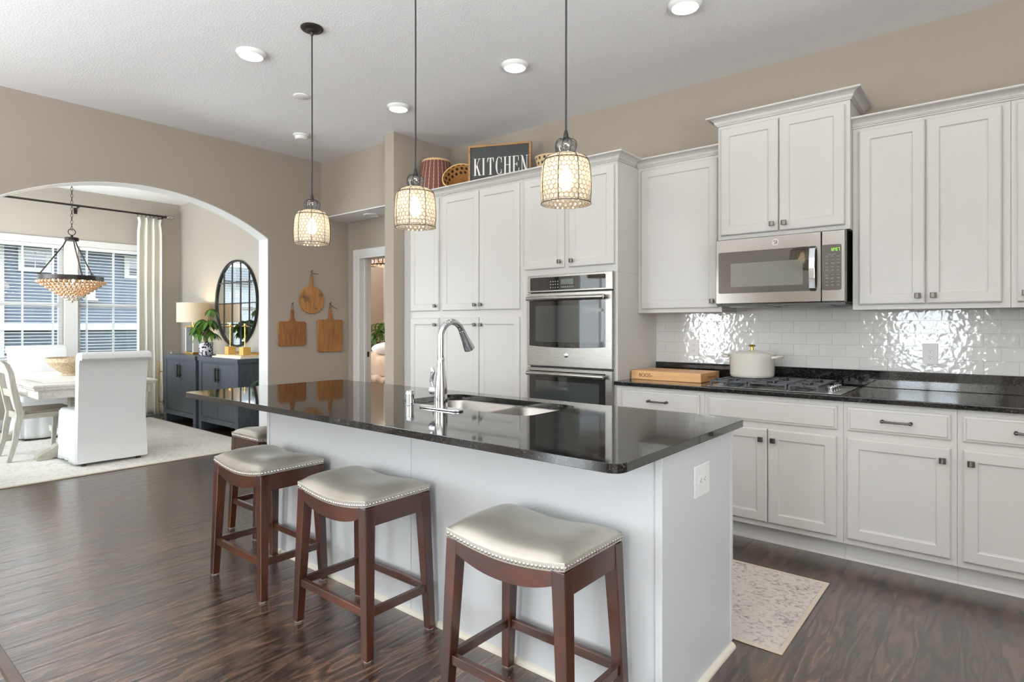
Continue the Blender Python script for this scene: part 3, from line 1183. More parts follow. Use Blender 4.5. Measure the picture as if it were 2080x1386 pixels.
def bar_pull(parent, xc, z, y, ln=0.125):
    k = MB()
    for s in (-1, 1):
        k.cyl((xc + s * ln / 2, y, z), (xc + s * ln / 2, y - 0.03, z), 0.0055, 10)
        k.lathe([(0.0085, 0), (0.0085, 0.006)], 12, Matrix.Translation((xc + s * ln / 2, y, z)) @ Matrix.Rotation(PI / 2, 4, 'X'))
        k.sphere((xc + s * ln / 2, y - 0.03, z), 0.009, 10, 6)
    k.tube([(xc - ln / 2, y - 0.03, z), (xc - ln / 4, y - 0.036, z), (xc, y - 0.038, z), (xc + ln / 4, y - 0.036, z), (xc + ln / 2, y - 0.03, z)], [0.006, 0.0052, 0.0058, 0.0052, 0.006], 10)
    return k.build('pull_handle', M['pewter'], parent)


def drawer_front(parent, x0, x1, z0, z1, yf, pull=True, name='drawer'):
    t = 0.019
    mb = rings(MB(), x0, x1, z0, z1, [(0, yf + t), (0, yf + 0.009), (0.004, yf + 0.006), (0.012, yf + 0.0045), (0.016, yf)])
    d = mb.build(name, M['cab'], parent)
    if pull:
        bar_pull(d, (x0 + x1) / 2, (z0 + z1) / 2 + 0.004, yf, 0.125 if x1 - x0 > 0.3 else 0.1)
    return d


def crown_prof(z0, zt, out=0.062, base=0.0):
    """stepped cove moulding, starting at wall offset 0"""
    h = zt - z0
    p = [(0, z0), (0.008, z0), (0.008, z0 + 0.12 * h), (0.014, z0 + 0.16 * h), (0.014, z0 + 0.26 * h)]
    for i in range(6):
        a = PI / 2 * i / 5
        p.append((0.018 + (out - 0.024) * (1 - math.cos(a)), z0 + 0.28 * h + 0.5 * h * math.sin(a)))
    p += [(out - 0.002, z0 + 0.82 * h), (out, z0 + 0.86 * h), (out, zt), (0, zt)]
    return p


TY = 3.704      # tall cabinet face
UY = 4.01       # upper cabinet face
BY = 3.686      # base cabinet face
TD, UD, BD = TY - 0.019, UY - 0.019, BY - 0.019
ZT = 2.462      # top of tall and upper boxes
CR = crown_prof(ZT, 2.518)

# narrow pantry
t = thing('pantry_cabinet', 'narrow tall white pantry cabinet with one door over another, next to the tan wall end', 'cabinet', (-4.11, 4.0, 0))
MB().box(-4.368, -3.862, TY, WY - 0.002, 0.1, ZT).box(-4.368, -3.862, TY + 0.07, WY - 0.01, 0, 0.1).build('carcass', M['cab'], t, bevel=0.0015)
cab_door(t, -4.262, -3.882, 1.431, 2.44, TD, ('r', 'bottom'))
cab_door(t, -4.262, -3.882, 0.13, 1.369, TD, ('r', 'top'))
MB().sweep(CR, [(-4.368, TY), (-3.862, TY)]).build('crown_moulding', M['cab'], t)
# double pantry
t = thing('pantry_cabinet', 'wide tall white pantry cabinet with two pairs of doors left of the wall ovens', 'cabinet', (-3.4, 4.0, 0))
MB().box(-3.861, -2.933, TY, WY - 0.002, 0.1, ZT).box(-3.861, -2.933, TY + 0.07, WY - 0.01, 0, 0.1).build('carcass', M['cab'], t, bevel=0.0015)
for z0, z1, kp in ((1.431, 2.44, 'bottom'), (0.13, 1.369, 'top')):
    cab_door(t, -3.836, -3.398, z0, z1, TD, ('r', kp))
    cab_door(t, -3.391, -2.959, z0, z1, TD, ('l', kp))
MB().sweep(CR, [(-3.861, TY), (-2.933, TY)]).build('crown_moulding', M['cab'], t)
# oven cabinet
t = thing('oven_cabinet', 'tall white cabinet housing the double wall oven, two small doors above', 'cabinet', (-2.5, 4.0, 0))
mb = MB().box(-2.932, -2.083, TY, WY - 0.002, 1.678, ZT).box(-2.932, -2.856, TY, WY - 0.002, 0, 1.678).box(-2.114, -2.083, TY, WY - 0.002, 0, 1.678)
mb.box(-2.856, -2.114, TY, WY - 0.002, 0.1, 0.424).box(-2.856, -2.114, TY + 0.07, WY - 0.01, 0, 0.1).box(-2.856, -2.114, WY - 0.02, WY - 0.002, 0.424, 1.678)
mb.build('carcass', M['cab'], t, bevel=0.0015)
cab_door(t, -2.908, -2.529, 1.735, 2.44, TD, ('r', 'bottom'))
cab_door(t, -2.485, -2.106, 1.735, 2.44, TD, ('l', 'bottom'))
drawer_front(t, -2.84, -2.13, 0.13, 0.37, TD)
MB().sweep(CR, [(-2.932, TY), (-2.083, TY), (-2.083, UY - 0.0635)]).build('crown_moulding', M['cab'], t)

# upper cabinets
def upper(label, x0, x1, z0, zt, y, doors, crown_path, xc=None):
    t = thing('upper_cabinet', label, 'cabinet', ((x0 + x1) / 2, (y + WY) / 2, z0))
    MB().box(x0, x1, y, WY - 0.009, z0, zt).build('carcass', M['cab'], t, bevel=0.0015)
    for a, b, za, zb, k in doors:
        cab_door(t, a, b, za, zb, y - 0.019, k)
    MB().sweep(crown_prof(zt, zt + 0.056), crown_path).build('crown_moulding', M['cab'], t)
    return t


upper('white wall cabinet with one wide door between the oven tower and the microwave', -2.082, -1.46, 1.392, ZT, UY,
      [(-2.052, -1.484, 1.421, 2.44, ('r', 'bottom'))], [(-2.082 + 0.0, UY), (-1.46, UY)])
MY = 3.94
upper('taller white wall cabinet with two short doors directly above the microwave', -1.459, -0.682, 1.866, 2.622, MY,
      [(-1.437, -1.077, 1.892, 2.598, ('r', 'bottom')), (-1.07, -0.708, 1.892, 2.598, ('l', 'bottom'))],
      [(-1.459, WY - 0.01), (-1.459, MY), (-0.682, MY), (-0.682, WY - 0.01)])
upper('white wall cabinet with two tall doors to the right of the microwave', -0.681, 0.038, 1.392, ZT, UY,
      [(-0.647, -0.326, 1.421, 2.442, ('r', 'bottom')), (-0.319, 0.004, 1.421, 2.442, ('l', 'bottom'))], [(-0.681, UY), (0.038, UY)])
upper('white wall cabinet cut off by the right edge of the photo', 0.039, 0.80, 1.392, ZT, UY,
      [(0.063, 0.415, 1.421, 2.442, ('l', 'bottom')), (0.422, 0.776, 1.421, 2.442, ('l', 'bottom'))], [(0.039, UY), (0.80, UY)])

# base cabinets
def base(label, x0, x1, parts):
    t = thing('base_cabinet', label, 'cabinet', ((x0 + x1) / 2, (BY + WY) / 2, 0))
    MB().box(x0, x1, BY, WY - 0.002, 0.102, 0.885).build('carcass', M['cab'], t, bevel=0.0012)
    MB().box(x0, x1, BY + 0.062, WY - 0.02, 0.0, 0.102).build('toe_kick', M['cab'], t)
    MB().prism([(BY + 0.062, 0.0), (BY + 0.046, 0.0), (BY + 0.05, 0.012), (BY + 0.062, 0.018)], x0, x1, 'x').build('shoe_moulding', M['cab'], t)
    for p in parts:
        if p[0] == 'drawer':
            drawer_front(t, *p[1:5], BD)
        elif p[0] == 'panel':
            drawer_front(t, *p[1:5], BD, False, 'false_drawer_front')
        else:
            cab_door(t, *p[1:5], BD, p[5])


base('white base cabinet under the butcher block cutting board, one drawer over doors', -2.081, -1.452,
     [('drawer', -2.04, -1.481, 0.724, 0.856), ('door', -2.04, -1.765, 0.135, 0.688, ('r', 'top')), ('door', -1.758, -1.481, 0.135, 0.688, ('l', 'top'))])
base('white base cabinet under the cooktop with a plain long panel over two doors', -1.451, -0.671,
     [('panel', -1.426, -0.699, 0.724, 0.853), ('door', -1.426, -1.069, 0.135, 0.688, ('r', 'top')), ('door', -1.063, -0.702, 0.135, 0.688, ('l', 'top'))])
base('white base cabinet right of the cooktop, drawer over one wide door, knob at upper right', -0.670, -0.169,
     [('drawer', -0.65, -0.193, 0.726, 0.855), ('door', -0.652, -0.194, 0.134, 0.687, ('r', 'top'))])
base('white base cabinet at the right edge of the photo with its knob at upper left', -0.168, 0.40,
     [('drawer', -0.146, 0.378, 0.726, 0.855), ('door', -0.145, 0.379, 0.134, 0.687, ('l', 'top'))])
base('white base cabinet beyond the right edge of the photo', 0.401, 1.2,
     [('drawer', 0.42, 1.18, 0.726, 0.855), ('door', 0.42, 0.797, 0.134, 0.687, ('r', 'top')), ('door', 0.803, 1.18, 0.134, 0.687, ('l', 'top'))])

# worktop along the wall
t = thing('kitchen_counter', 'long black granite counter with low upstand along the tiled wall', 'counter', (-0.4, 4.0, 0.885))
MB().box(-2.0825, 1.25, 3.647, WY - 0.0005, 0.8855, 0.914).build('slab', M['granite_counter'], t, bevel=0.004, seg=3)
MB().box(-2.0825, 1.25, WY - 0.022, WY - 0.0005, 0.9145, 1.019).build('upstand', M['granite_counter'], t, bevel=0.002)

# ------------------------------------------------------------------ double wall oven
t = thing('double_wall_oven', 'stainless double wall oven with black glass doors in the tall cabinet', 'oven', (-2.485, 3.68, 0.42))
OX0, OX1, OYF = -2.862, -2.108, 3.668
MB().box(OX0 + 0.0075, OX1 - 0.0075, 3.7045, 4.25, 0.4255, 1.677).build('housing', M['black'], t)
cp = MB().box(OX0, OX1, OYF + 0.006, 3.7038, 1.555, 1.685).build('control_panel', M['steel'], t, bevel=0.004)
cg_ = MB().prism(rounded_rect(OX0 + 0.026, OX1 - 0.055, 1.568, 1.668, 0.008, 3), OYF + 0.0045, OYF + 0.008, 'y').build('panel_glass', M['blackglass'], cp)
MB().box(-2.548, -2.435, OYF + 0.0035, OYF + 0.0046, 1.607, 1.648).build('display', simple('oven_display_grey', srgb(96, 102, 100), 0.1), cp)
k = MB()
for r in range(3):
    for c in range(4):
        k.cyl((-2.64 + c * 0.022, OYF + 0.0046, 1.632 - r * 0.022), (-2.64 + c * 0.022, OYF + 0.0038, 1.632 - r * 0.022), 0.0055, 10)
for c in range(7):
    k.cyl((-2.54 + c * 0.0175, OYF + 0.0046, 1.588), (-2.54 + c * 0.0175, OYF + 0.0038, 1.588), 0.006, 10)
k.build('buttons', simple('grey_touch_keys', srgb(120, 122, 122), 0.4), cp)


def oven_door(z0, z1, badge):
    d = MB()
    gx0, gx1 = OX0 + 0.024, OX1 - 0.054
    gz0, gz1 = z0 + 0.155, z1 - 0.022
    # steel front with bowed lower edge, split round the glass
    d.box(OX0, OX1, OYF, 3.7038, z0, z1)
    o = d.build('oven_door', M['steel'], t, bevel=0.004)
    n = 10
    bot = [(gx0 + (gx1 - gx0) * i / n, gz0 - 0.012 * (1 - (2 * i / n - 1) ** 2)) for i in range(n + 1)]
    MB().prism(bot + [(gx1, gz1), (gx0, gz1)], OYF - 0.0025, OYF + 0.002, 'y').build('door_glass', M['blackglass'], o)
    MB().prism(rounded_rect(gx0 + 0.06, gx1 - 0.05, gz0 + 0.03, gz1 - 0.075, 0.006, 3), OYF - 0.0031, OYF - 0.0024, 'y').build('inner_window', M['greyglass'], o)
    hd = MB()
    zh = z1 - 0.042
    hd.tube([(OX0 + 0.034, OYF - 0.046, zh), (OX0 + 0.042, OYF - 0.048, zh), (OX1 - 0.052, OYF - 0.048, zh), (OX1 - 0.044, OYF - 0.046, zh)], 0.0165, 14)
    for x in (OX0 + 0.055, OX1 - 0.066):
        hd.cyl((x, OYF - 0.045, zh), (x, OYF + 0.002, zh), 0.011, 10)
    hd.build('handle', M['steel'], o)
    if badge:
        xm = (OX0 + OX1) / 2 - 0.012
        MB().lathe([(0.0185, 0), (0.0185, 0.003), (0.012, 0.006), (0.0, 0.007)], 20, Matrix.Translation((xm, OYF, z0 + 0.088)) @ Matrix.Rotation(PI / 2, 4, 'X')).build('round_badge', M['chrome'], o)


oven_door(0.99, 1.547, True)
oven_door(0.42, 0.978, True)


# ------------------------------------------------------------------ microwave
t = thing('microwave', 'stainless over-the-range microwave with a green clock above the cooktop', 'microwave', (-1.08, 4.1, 1.43))
MX0, MX1, MYF = -1.458, -0.70, 3.892
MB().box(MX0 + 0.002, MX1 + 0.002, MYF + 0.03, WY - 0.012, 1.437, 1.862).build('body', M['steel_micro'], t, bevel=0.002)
ms = MX0 + 0.633
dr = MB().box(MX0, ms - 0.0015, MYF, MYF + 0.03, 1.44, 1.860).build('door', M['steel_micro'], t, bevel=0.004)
MB().prism(rounded_rect(MX0 + 0.02, ms - 0.03, 1.508, 1.776, 0.008, 3), MYF - 0.002, MYF + 0.002, 'y').build('door_glass', M['blackglass'], dr)
MB().prism(rounded_rect(MX0 + 0.1, ms - 0.1, 1.548, 1.7, 0.006, 3), MYF - 0.0026, MYF - 0.0019, 'y').build('inner_window', M['mwglass'], dr)
hd = MB()
hx_ = ms - 0.043
hd.prism([(MYF - 0.002, 1.505), (MYF - 0.03, 1.52), (MYF - 0.042, 1.58), (MYF - 0.045, 1.64), (MYF - 0.042, 1.70), (MYF - 0.03, 1.76), (MYF - 0.002, 1.775), (MYF - 0.002, 1.76), (MYF - 0.022, 1.748), (MYF - 0.032, 1.70), (MYF - 0.034, 1.64), (MYF - 0.032, 1.58), (MYF - 0.022, 1.532), (MYF - 0.002, 1.52)], hx_ - 0.017, hx_ + 0.017, 'x')
hd.build('handle', M['chrome'], dr, bevel=0.003)
k = MB()
bx_, bz_ = MX0 + 0.375, 1.818
Mb = Matrix.Translation((bx_, MYF, bz_)) @ Matrix.Rotation(PI / 2, 4, 'X')
k.lathe([(0.019, 0), (0.019, 0.002), (0.0165, 0.002), (0.0165, 0)], 22, Mb, caps=False)
k.tube([(bx_ - 0.004, MYF - 0.002, bz_ + 0.008), (bx_ - 0.011, MYF - 0.002, bz_ + 0.005), (bx_ - 0.011, MYF - 0.002, bz_ - 0.006), (bx_ - 0.005, MYF - 0.002, bz_ - 0.009), (bx_ - 0.003, MYF - 0.002, bz_ - 0.002), (bx_ - 0.007, MYF - 0.002, bz_)], 0.0016, 6)
k.tube([(bx_ + 0.011, MYF - 0.002, bz_ + 0.008), (bx_ + 0.003, MYF - 0.002, bz_ + 0.005), (bx_ + 0.007, MYF - 0.002, bz_), (bx_ + 0.003, MYF - 0.002, bz_ - 0.008), (bx_ + 0.012, MYF - 0.002, bz_ - 0.006)], 0.0016, 6)
k.build('round_badge', M['chrome'], dr)
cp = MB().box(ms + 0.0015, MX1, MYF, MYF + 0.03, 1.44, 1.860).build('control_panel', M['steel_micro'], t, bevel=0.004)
MB().prism(rounded_rect(ms + 0.004, MX1 - 0.018, 1.508, 1.776, 0.01, 4), MYF - 0.002, MYF + 0.002, 'y').build('panel_glass', M['blackglass'], cp)
# 12:57 in seven-segment digits
SEG = {'1': 'bc', '2': 'abged', '5': 'afgcd', '7': 'abc'}


def digit(mb, ch, x, z, w, h, y, th=0.0017):
    sg = {'a': (x, x + w, z + h - th, z + h), 'd': (x, x + w, z, z + th), 'g': (x, x + w, z + h / 2 - th / 2, z + h / 2 + th / 2),
          'f': (x, x + th, z + h / 2, z + h), 'e': (x, x + th, z, z + h / 2), 'b': (x + w - th, x + w, z + h / 2, z + h), 'c': (x + w - th, x + w, z, z + h / 2)}
    for c in SEG[ch]:
        a, b, c0, d0 = sg[c]
        mb.box(a, b, y - 0.0006, y, c0, d0)


k = MB()
cx = ms + 0.048
for i, ch in enumerate('1257'):
    digit(k, ch, cx + i * 0.0125 + (0.004 if i > 1 else 0), 1.738, 0.0085, 0.017, MYF - 0.0021)
k.box(cx + 0.0245, cx + 0.0265, MYF - 0.0027, MYF - 0.0021, 1.742, 1.744).box(cx + 0.0245, cx + 0.0265, MYF - 0.0027, MYF - 0.0021, 1.749, 1.751)
k.build('clock_digits', M['clock'], cp)
k = MB()
for r in range(9):
    for c in range(3):
        x = ms + 0.022 + c * 0.03
        z = 1.705 - r * 0.0205 - (0.006 if r > 4 else 0)
        k.box(x, x + 0.016, MYF - 0.0026, MYF - 0.002, z, z + 0.002)
        if r % 2 == 0:
            k.box(x + 0.003, x + 0.013, MYF - 0.0026, MYF - 0.002, z + 0.005, z + 0.0065)
k.box(ms + 0.036, ms + 0.08, MYF - 0.0026, MYF - 0.002, 1.7185, 1.72)
k.build('button_legends', simple('keypad_legend_grey', srgb(150, 150, 148), 0.5), cp)
MB().box(MX0 + 0.01, MX1 - 0.002, MYF + 0.02, WY - 0.02, 1.424, 1.437).build('underside_vent', M['black'], t)
k = MB()
for x in (MX0 + 0.07, MX0 + 0.40):
    k.box(x, x + 0.27, MYF + 0.06, MYF + 0.24, 1.418, 1.425)
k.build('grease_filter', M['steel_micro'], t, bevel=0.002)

# ------------------------------------------------------------------ cooktop, pot, board
t = thing('gas_cooktop', 'stainless gas cooktop with black grates set in the granite counter', 'cooktop', (-1.06, 3.95, 0.9145))
MB().box(-1.448, -0.682, 3.690, 4.215, 0.9145, 0.9195).build('tray', M['steel'], t, bevel=0.003)
for (x, y) in ((-1.31, 3.82), (-1.31, 4.08), (-1.08, 3.95), (-0.90, 3.82), (-0.90, 4.08)):
    b = MB().lathe([(0.05, 0), (0.05, 0.008), (0.036, 0.012), (0.036, 0.02), (0.0, 0.021)], 20, None, (x, y, 0.9195)).build('burner', M['iron'], t)
for x0, x1 in ((-1.43, -1.20), (-1.195, -0.97), (-0.965, -0.80)):
    k = MB()
    y0, y1 = 3.715, 4.19
    zt0, zt1 = 0.944, 0.956
    for x in (x0 + 0.008, x1 - 0.008):
        k.box(x - 0.006, x + 0.006, y0, y1, zt0, zt1)
    for y in (y0 + 0.006, (y0 + y1) / 2, y1 - 0.006):
        k.box(x0 + 0.008, x1 - 0.008, y - 0.006, y + 0.006, zt0, zt1)
    xm = (x0 + x1) / 2
    for y in (3.82, 4.08):
        for dx in (-1, 1):
            k.box(min(xm + dx * 0.03, x0 + 0.01 if dx < 0 else x1 - 0.01), max(xm + dx * 0.03, x0 + 0.01 if dx < 0 else x1 - 0.01), y - 0.005, y + 0.005, zt0, zt1 + 0.002)
        for dy in (-1, 1):
            k.box(xm - 0.005, xm + 0.005, min(y + dy * 0.03, y + dy * 0.12), max(y + dy * 0.03, y + dy * 0.12), zt0, zt1 + 0.002)
    for x in (x0 + 0.008, x1 - 0.008):
        for y in (y0 + 0.006, (y0 + y1) / 2, y1 - 0.006):
            k.box(x - 0.007, x + 0.007, y - 0.007, y + 0.007, 0.9195, zt0)
    k.build('grate', M['iron'], t, bevel=0.002)
for i, y in enumerate((3.735, 3.80, 3.865, 3.93)):
    kb = MB().lathe([(0.021, 0), (0.021, 0.004), (0.017, 0.008), (0.019, 0.03), (0.015, 0.035), (0, 0.036)], 18, None, (-0.743, y, 0.9195)).build('knob', M['chrome'], t)
    MB().box(-0.7455, -0.7405, y - 0.017, y + 0.017, 0.9555, 0.961).build('grip', M['black'], kb, bevel=0.001)

PX, PY, PZ = -1.285, 4.085, 0.9585
t = thing('dutch_oven', 'cream enamel dutch oven with brass lid knob on the cooktop', 'pot', (PX, PY, PZ))
MB().lathe([(0.0, 0), (0.128, 0), (0.135, 0.006), (0.139, 0.02), (0.143, 0.135), (0.146, 0.142), (0.146, 0.146), (0.135, 0.146), (0.132, 0.02), (0, 0.014)], 40, None, (PX, PY, PZ)).build('pot_body', M['enamel'], t)
ld = MB().lathe([(0.146, 0.1462), (0.147, 0.151), (0.14, 0.157), (0.10, 0.17), (0.05, 0.178), (0.018, 0.18), (0, 0.18)], 40, None, (PX, PY, PZ)).build('lid', M['enamel'], t)
MB().lathe([(0.011, 0.178), (0.010, 0.198), (0.022, 0.203), (0.024, 0.208), (0.018, 0.213), (0, 0.214)], 20, None, (PX, PY, PZ)).build('lid_knob', M['gold'], ld)
for s in (-1, 1):
    c, w = PX + s * 0.14, 0.055
    MB().tube([(c, PY - w, PZ + 0.132), (c + s * 0.03, PY - w * 0.9, PZ + 0.136), (c + s * 0.048, PY - w * 0.4, PZ + 0.139), (c + s * 0.05, PY, PZ + 0.14), (c + s * 0.048, PY + w * 0.4, PZ + 0.139), (c + s * 0.03, PY + w * 0.9, PZ + 0.136), (c, PY + w, PZ + 0.132)], 0.009, 10).build('side_handle', M['enamel'], t)


def text_obj(name, body, size, mat, parent, Mx, extrude=0.0005, sx_=1.0):
    cu = bpy.data.curves.new(name, 'FONT')
    cu.body = body
    cu.size = size
    cu.extrude = extrude
    cu.align_x = 'CENTER'
    cu.align_y = 'CENTER'
    tmp = bpy.data.objects.new(name + '_curve', cu)
    COL.objects.link(tmp)
    dg = bpy.context.evaluated_depsgraph_get()
    me = bpy.data.meshes.new_from_object(tmp.evaluated_get(dg))
    bpy.data.objects.remove(tmp)
    bpy.data.curves.remove(cu)
    me.name = name
    me.materials.clear()
    me.materials.append(mat)
    for v in me.vertices:
        v.co = Vector((v.co.x * sx_, v.co.y, v.co.z))
    me.transform(Mx)
    o = bpy.data.objects.new(name, me)
    COL.objects.link(o)
    o.parent = parent
    return o


t = thing('cutting_board', 'thick maple butcher block board lying on the counter left of the cooktop', 'cutting board', (-1.805, 4.04, 0.9145))
MB().box(-2.066, -1.549, 3.87, 4.205, 0.9145, 0.977).build('block', M['maple'], t, bevel=0.003)
burn = simple('burnt_brand_mark', srgb(92, 44, 24), 0.7)
text_obj('brand_mark', 'BOOS', 0.034, burn, t, Matrix.Translation((-1.96 + 1.805, 3.8697 - 4.04, 0.946 - 0.9145)) @ Matrix.Rotation(PI / 2, 4, 'X'))
MB().lathe([(0.004, 0), (0.004, 0.0005)], 12, Matrix.Translation((-1.905, 3.87, 0.944)) @ Matrix.Rotation(PI / 2, 4, 'X')).build('registered_mark', burn, t)
MB().box(-1.5492, -1.5483, 3.98, 4.13, 0.937, 0.951).build('hand_groove', simple('groove_wood_shade', srgb(176, 122, 76), 0.6), t)


# ------------------------------------------------------------------ outlets
def outlet(label, c, normal, horizontal=False):
    """built facing -Y in local space then turned"""
    rz = 0 if normal == '-y' else PI / 2
    t = thing('electrical_outlet', label, 'outlet', c, rz)
    w, h = (0.038, 0.062) if not horizontal else (0.068, 0.058)
    pl = MB()
    pl.prism([(x, z) for x, z in rounded_rect(-w, w, -h, h, 0.004, 3)], -0.006, 0, 'y').build('cover_plate', M['plastic'], t, world=False, bevel=0.002)
    for s in (-1, 1):
        ox, oz = (0, s * 0.0195) if not horizontal else (s * 0.0195, 0)
        so = MB()
        so.prism([(ox + x, oz + z) for x, z in rounded_rect(-0.0165, 0.0165, -0.0145, 0.0145, 0.010, 4)], -0.0085, -0.005, 'y')
        s_ = so.build('socket', M['plastic'], t, world=False)
        sl = MB()
        if horizontal:
            sl.box(ox - 0.001, ox + 0.006, -0.0091, -0.008, oz + 0.005, oz + 0.0068).box(ox - 0.001, ox + 0.005, -0.0091, -0.008, oz - 0.0068, oz - 0.005)
            sl.lathe([(0.0024, 0), (0.0024, 0.001)], 10, Matrix.Translation((ox - 0.008, -0.008, oz)) @ Matrix.Rotation(PI / 2, 4, 'X'))
        else:
            sl.box(ox - 0.0068, ox - 0.005, -0.0091, -0.008, oz - 0.001, oz + 0.006).box(ox + 0.005, ox + 0.0068, -0.0091, -0.008, oz - 0.001, oz + 0.005)
            sl.lathe([(0.0024, 0), (0.0024, 0.001)], 10, Matrix.Translation((ox, -0.008, oz - 0.008)) @ Matrix.Rotation(PI / 2, 4, 'X'))
        sl.build('slots', M['slot'], s_, world=False)


outlet('white outlet on the tiles between the cutting board and the pot', (-1.778, WY - 0.0085, 1.134), '-y')
outlet('white outlet on the tiles right of the cooktop', (-0.326, WY - 0.0085, 1.131), '-y')

# ------------------------------------------------------------------ island
IX0, IX1, IY0, IY1 = -3.33, -0.843, 1.79, 2.425
t = thing('kitchen_island', 'long white panelled kitchen island carrying the black granite top', 'island', ((IX0 + IX1) / 2, (IY0 + IY1) / 2, 0))
mb = MB().box(IX0 + 0.01, IX1 - 0.008, IY0 + 0.008, IY0 + 0.03, 0, 0.885).box(IX0 + 0.01, IX1 - 0.008, IY1 - 0.02, IY1, 0.1, 0.885)
mb.box(IX0 + 0.01, IX1 - 0.02, IY0 + 0.03, IY1 - 0.02, 0.02, 0.05)
mb.build('cabinet_box', M['island'], t)
MB().box(IX0, -2.0655, IY0, IY0 + 0.008, 0.0, 0.8852).build('front_panel', M['island'], t, bevel=0.0008)
MB().box(-2.0625, IX1 - 0.004, IY0, IY0 + 0.008, 0.0, 0.8852).build('front_panel', M['island'], t, bevel=0.0008)
MB().box(IX1 - 0.008, IX1, IY0 - 0.002, IY1, 0.0, 0.8852).build('end_panel', M['island'], t, bevel=0.001)
MB().box(IX0, IX0 + 0.008, IY0 + 0.008, IY1, 0.0, 0.8852).build('end_panel', M['island'], t, bevel=0.001)
MB().box(IX1 - 0.024, IX1 + 0.001, IY0 - 0.006, IY0 - 0.0005, 0.0, 0.885).build('corner_strip', M['island'], t, bevel=0.0015)
MB().box(IX0 - 0.001, IX0 + 0.024, IY0 - 0.006, IY0 - 0.0005, 0.0, 0.885).build('corner_strip', M['island'], t, bevel=0.0015)
MB().box(IX1 - 0.0005, IX1 + 0.005, IY1 - 0.02, IY1 + 0.001, 0.03, 0.885).build('corner_strip', M['island'], t, bevel=0.0015)
sh = [(0, 0), (0.018, 0), (0.0165, 0.008), (0.011, 0.015), (0.004, 0.019), (0, 0.02)]
MB().sweep(sh, [(IX0, IY1), (IX0, IY0), (IX1, IY0), (IX1, IY1)][1:]).build('shoe_moulding', M['cream'], t)

# granite top with the sink cut out
TX0, TX1, TY0, TY1 = -3.66, -0.812, 1.452, 2.508
SX0, SX1, SY0, SY1 = -2.385, -1.555, 1.975, 2.40
outer = rounded_rect(TX0, TX1, TY0, TY1, 0.045, 6)
hole = rounded_rect(SX0, SX1, SY0, SY1, 0.07, 6)
bm = bmesh.new()
loops = []
for z in (0.8856, 0.914):
    a = [bm.verts.new((x, y, z)) for x, y in outer]
    b = [bm.verts.new((x, y, z)) for x, y in hole]
    loops.append((a, b))
for a0, a1 in ((loops[0][0], loops[1][0]), (loops[0][1], loops[1][1])):
    n = len(a0)
    for i in range(n):
        bm.faces.new((a0[i], a0[(i + 1) % n], a1[(i + 1) % n], a1[i]))
for a, b in loops:
    es = []
    for l in (a, b):
        for i in range(len(l)):
            es.append(bm.edges.get((l[i], l[(i + 1) % len(l)])))
    bmesh.ops.triangle_fill(bm, use_beauty=True, use_dissolve=False, edges=es)
bmesh.ops.recalc_face_normals(bm, faces=bm.faces[:])
me = bpy.data.meshes.new('island_countertop')
bm.to_mesh(me)
bm.free()
me.materials.append(M['granite'])
top = bpy.data.objects.new('island_countertop', me)
COL.objects.link(top)
bv = top.modifiers.new('bevel', 'BEVEL')
bv.width = 0.004
bv.segments = 3
bv.limit_method = 'ANGLE'
bv.angle_limit = R(50)
tag(top, 'polished black granite slab on the island, mirror bright with a sink cutout', 'countertop')

# double-bowl undermount sink
t = thing('kitchen_sink', 'stainless double bowl sink set under the island granite', 'sink', (-1.97, 2.19, 0.72))


def bowl(x0, x1, y0, y1, depth):
    mb = MB()
    steps = [(0.0, 0.884, 0.06), (0.006, 0.875, 0.06), (0.014, 0.884 - depth + 0.05, 0.06), (0.03, 0.884 - depth + 0.012, 0.055), (0.055, 0.884 - depth, 0.05)]
    vs = []
    for ins, z, r in steps:
        p = rounded_rect(x0 + ins, x1 - ins, y0 + ins, y1 - ins, r, 6)
        vs += [(x, y, z) for x, y in p]
    n = len(p)
    fs = [(i * n + k, i * n + (k + 1) % n, (i + 1) * n + (k + 1) % n, (i + 1) * n + k) for i in range(len(steps) - 1) for k in range(n)]
    mb.add(vs, fs, True)
    mb.add(vs[-n:], [list(range(n))], False)
    b = mb.build('basin', M['steel_sink'], t, angle=60)
    cxm, cym = (x0 + x1) / 2, (y0 + y1) / 2
    MB().lathe([(0.045, 0.001), (0.04, 0.003), (0.03, 0.001), (0, 0.0008)], 20, None, (cxm, cym, 0.884 - depth)).build('drain', M['chrome'], b)


bowl(SX0 - 0.004, -1.905, SY0 - 0.004, SY1 + 0.004, 0.21)
bowl(-1.885, SX1 + 0.004, SY0 - 0.004, SY1 + 0.004, 0.18)
MB().box(-1.904, -1.886, SY0 - 0.002, SY1 + 0.002, 0.872, 0.8845).build('divider', M['steel_sink'], t, bevel=0.003)

FX, FY, FZ = -1.99, 1.905, 0.9142
t = thing('kitchen_faucet', 'tall chrome gooseneck faucet with pull-down spray standing at the sink', 'faucet', (FX, FY, FZ))
pl = []
for x, y in rounded_rect(-0.132, 0.132, -0.029, 0.029, 0.028, 6):
    pl.append((FX + x, FY + y))
MB().prism(pl, FZ, FZ + 0.009, 'z').build('deck_plate', M['chrome'], t, bevel=0.003)
MB().lathe([(0.031, 0.009), (0.0315, 0.03), (0.030, 0.07), (0.0275, 0.11), (0.021, 0.165), (0.0178, 0.21), (0.0172, 0.235), (0.0165, 0.236)], 26, None, (FX, FY, FZ)).build('body', M['chrome'], t)
pts = [(FX, FY, FZ + 0.235), (FX, FY, FZ + 0.33)]
for i in range(1, 14):
    a = PI * 0.86 * i / 13
    pts.append((FX, FY + 0.072 * (1 - math.cos(a)), FZ + 0.33 + 0.072 * math.sin(a)))
MB().tube(pts, 0.0148, 16).build('spout', M['chrome'], t)
e, e0 = Vector(pts[-1]), Vector(pts[-2])
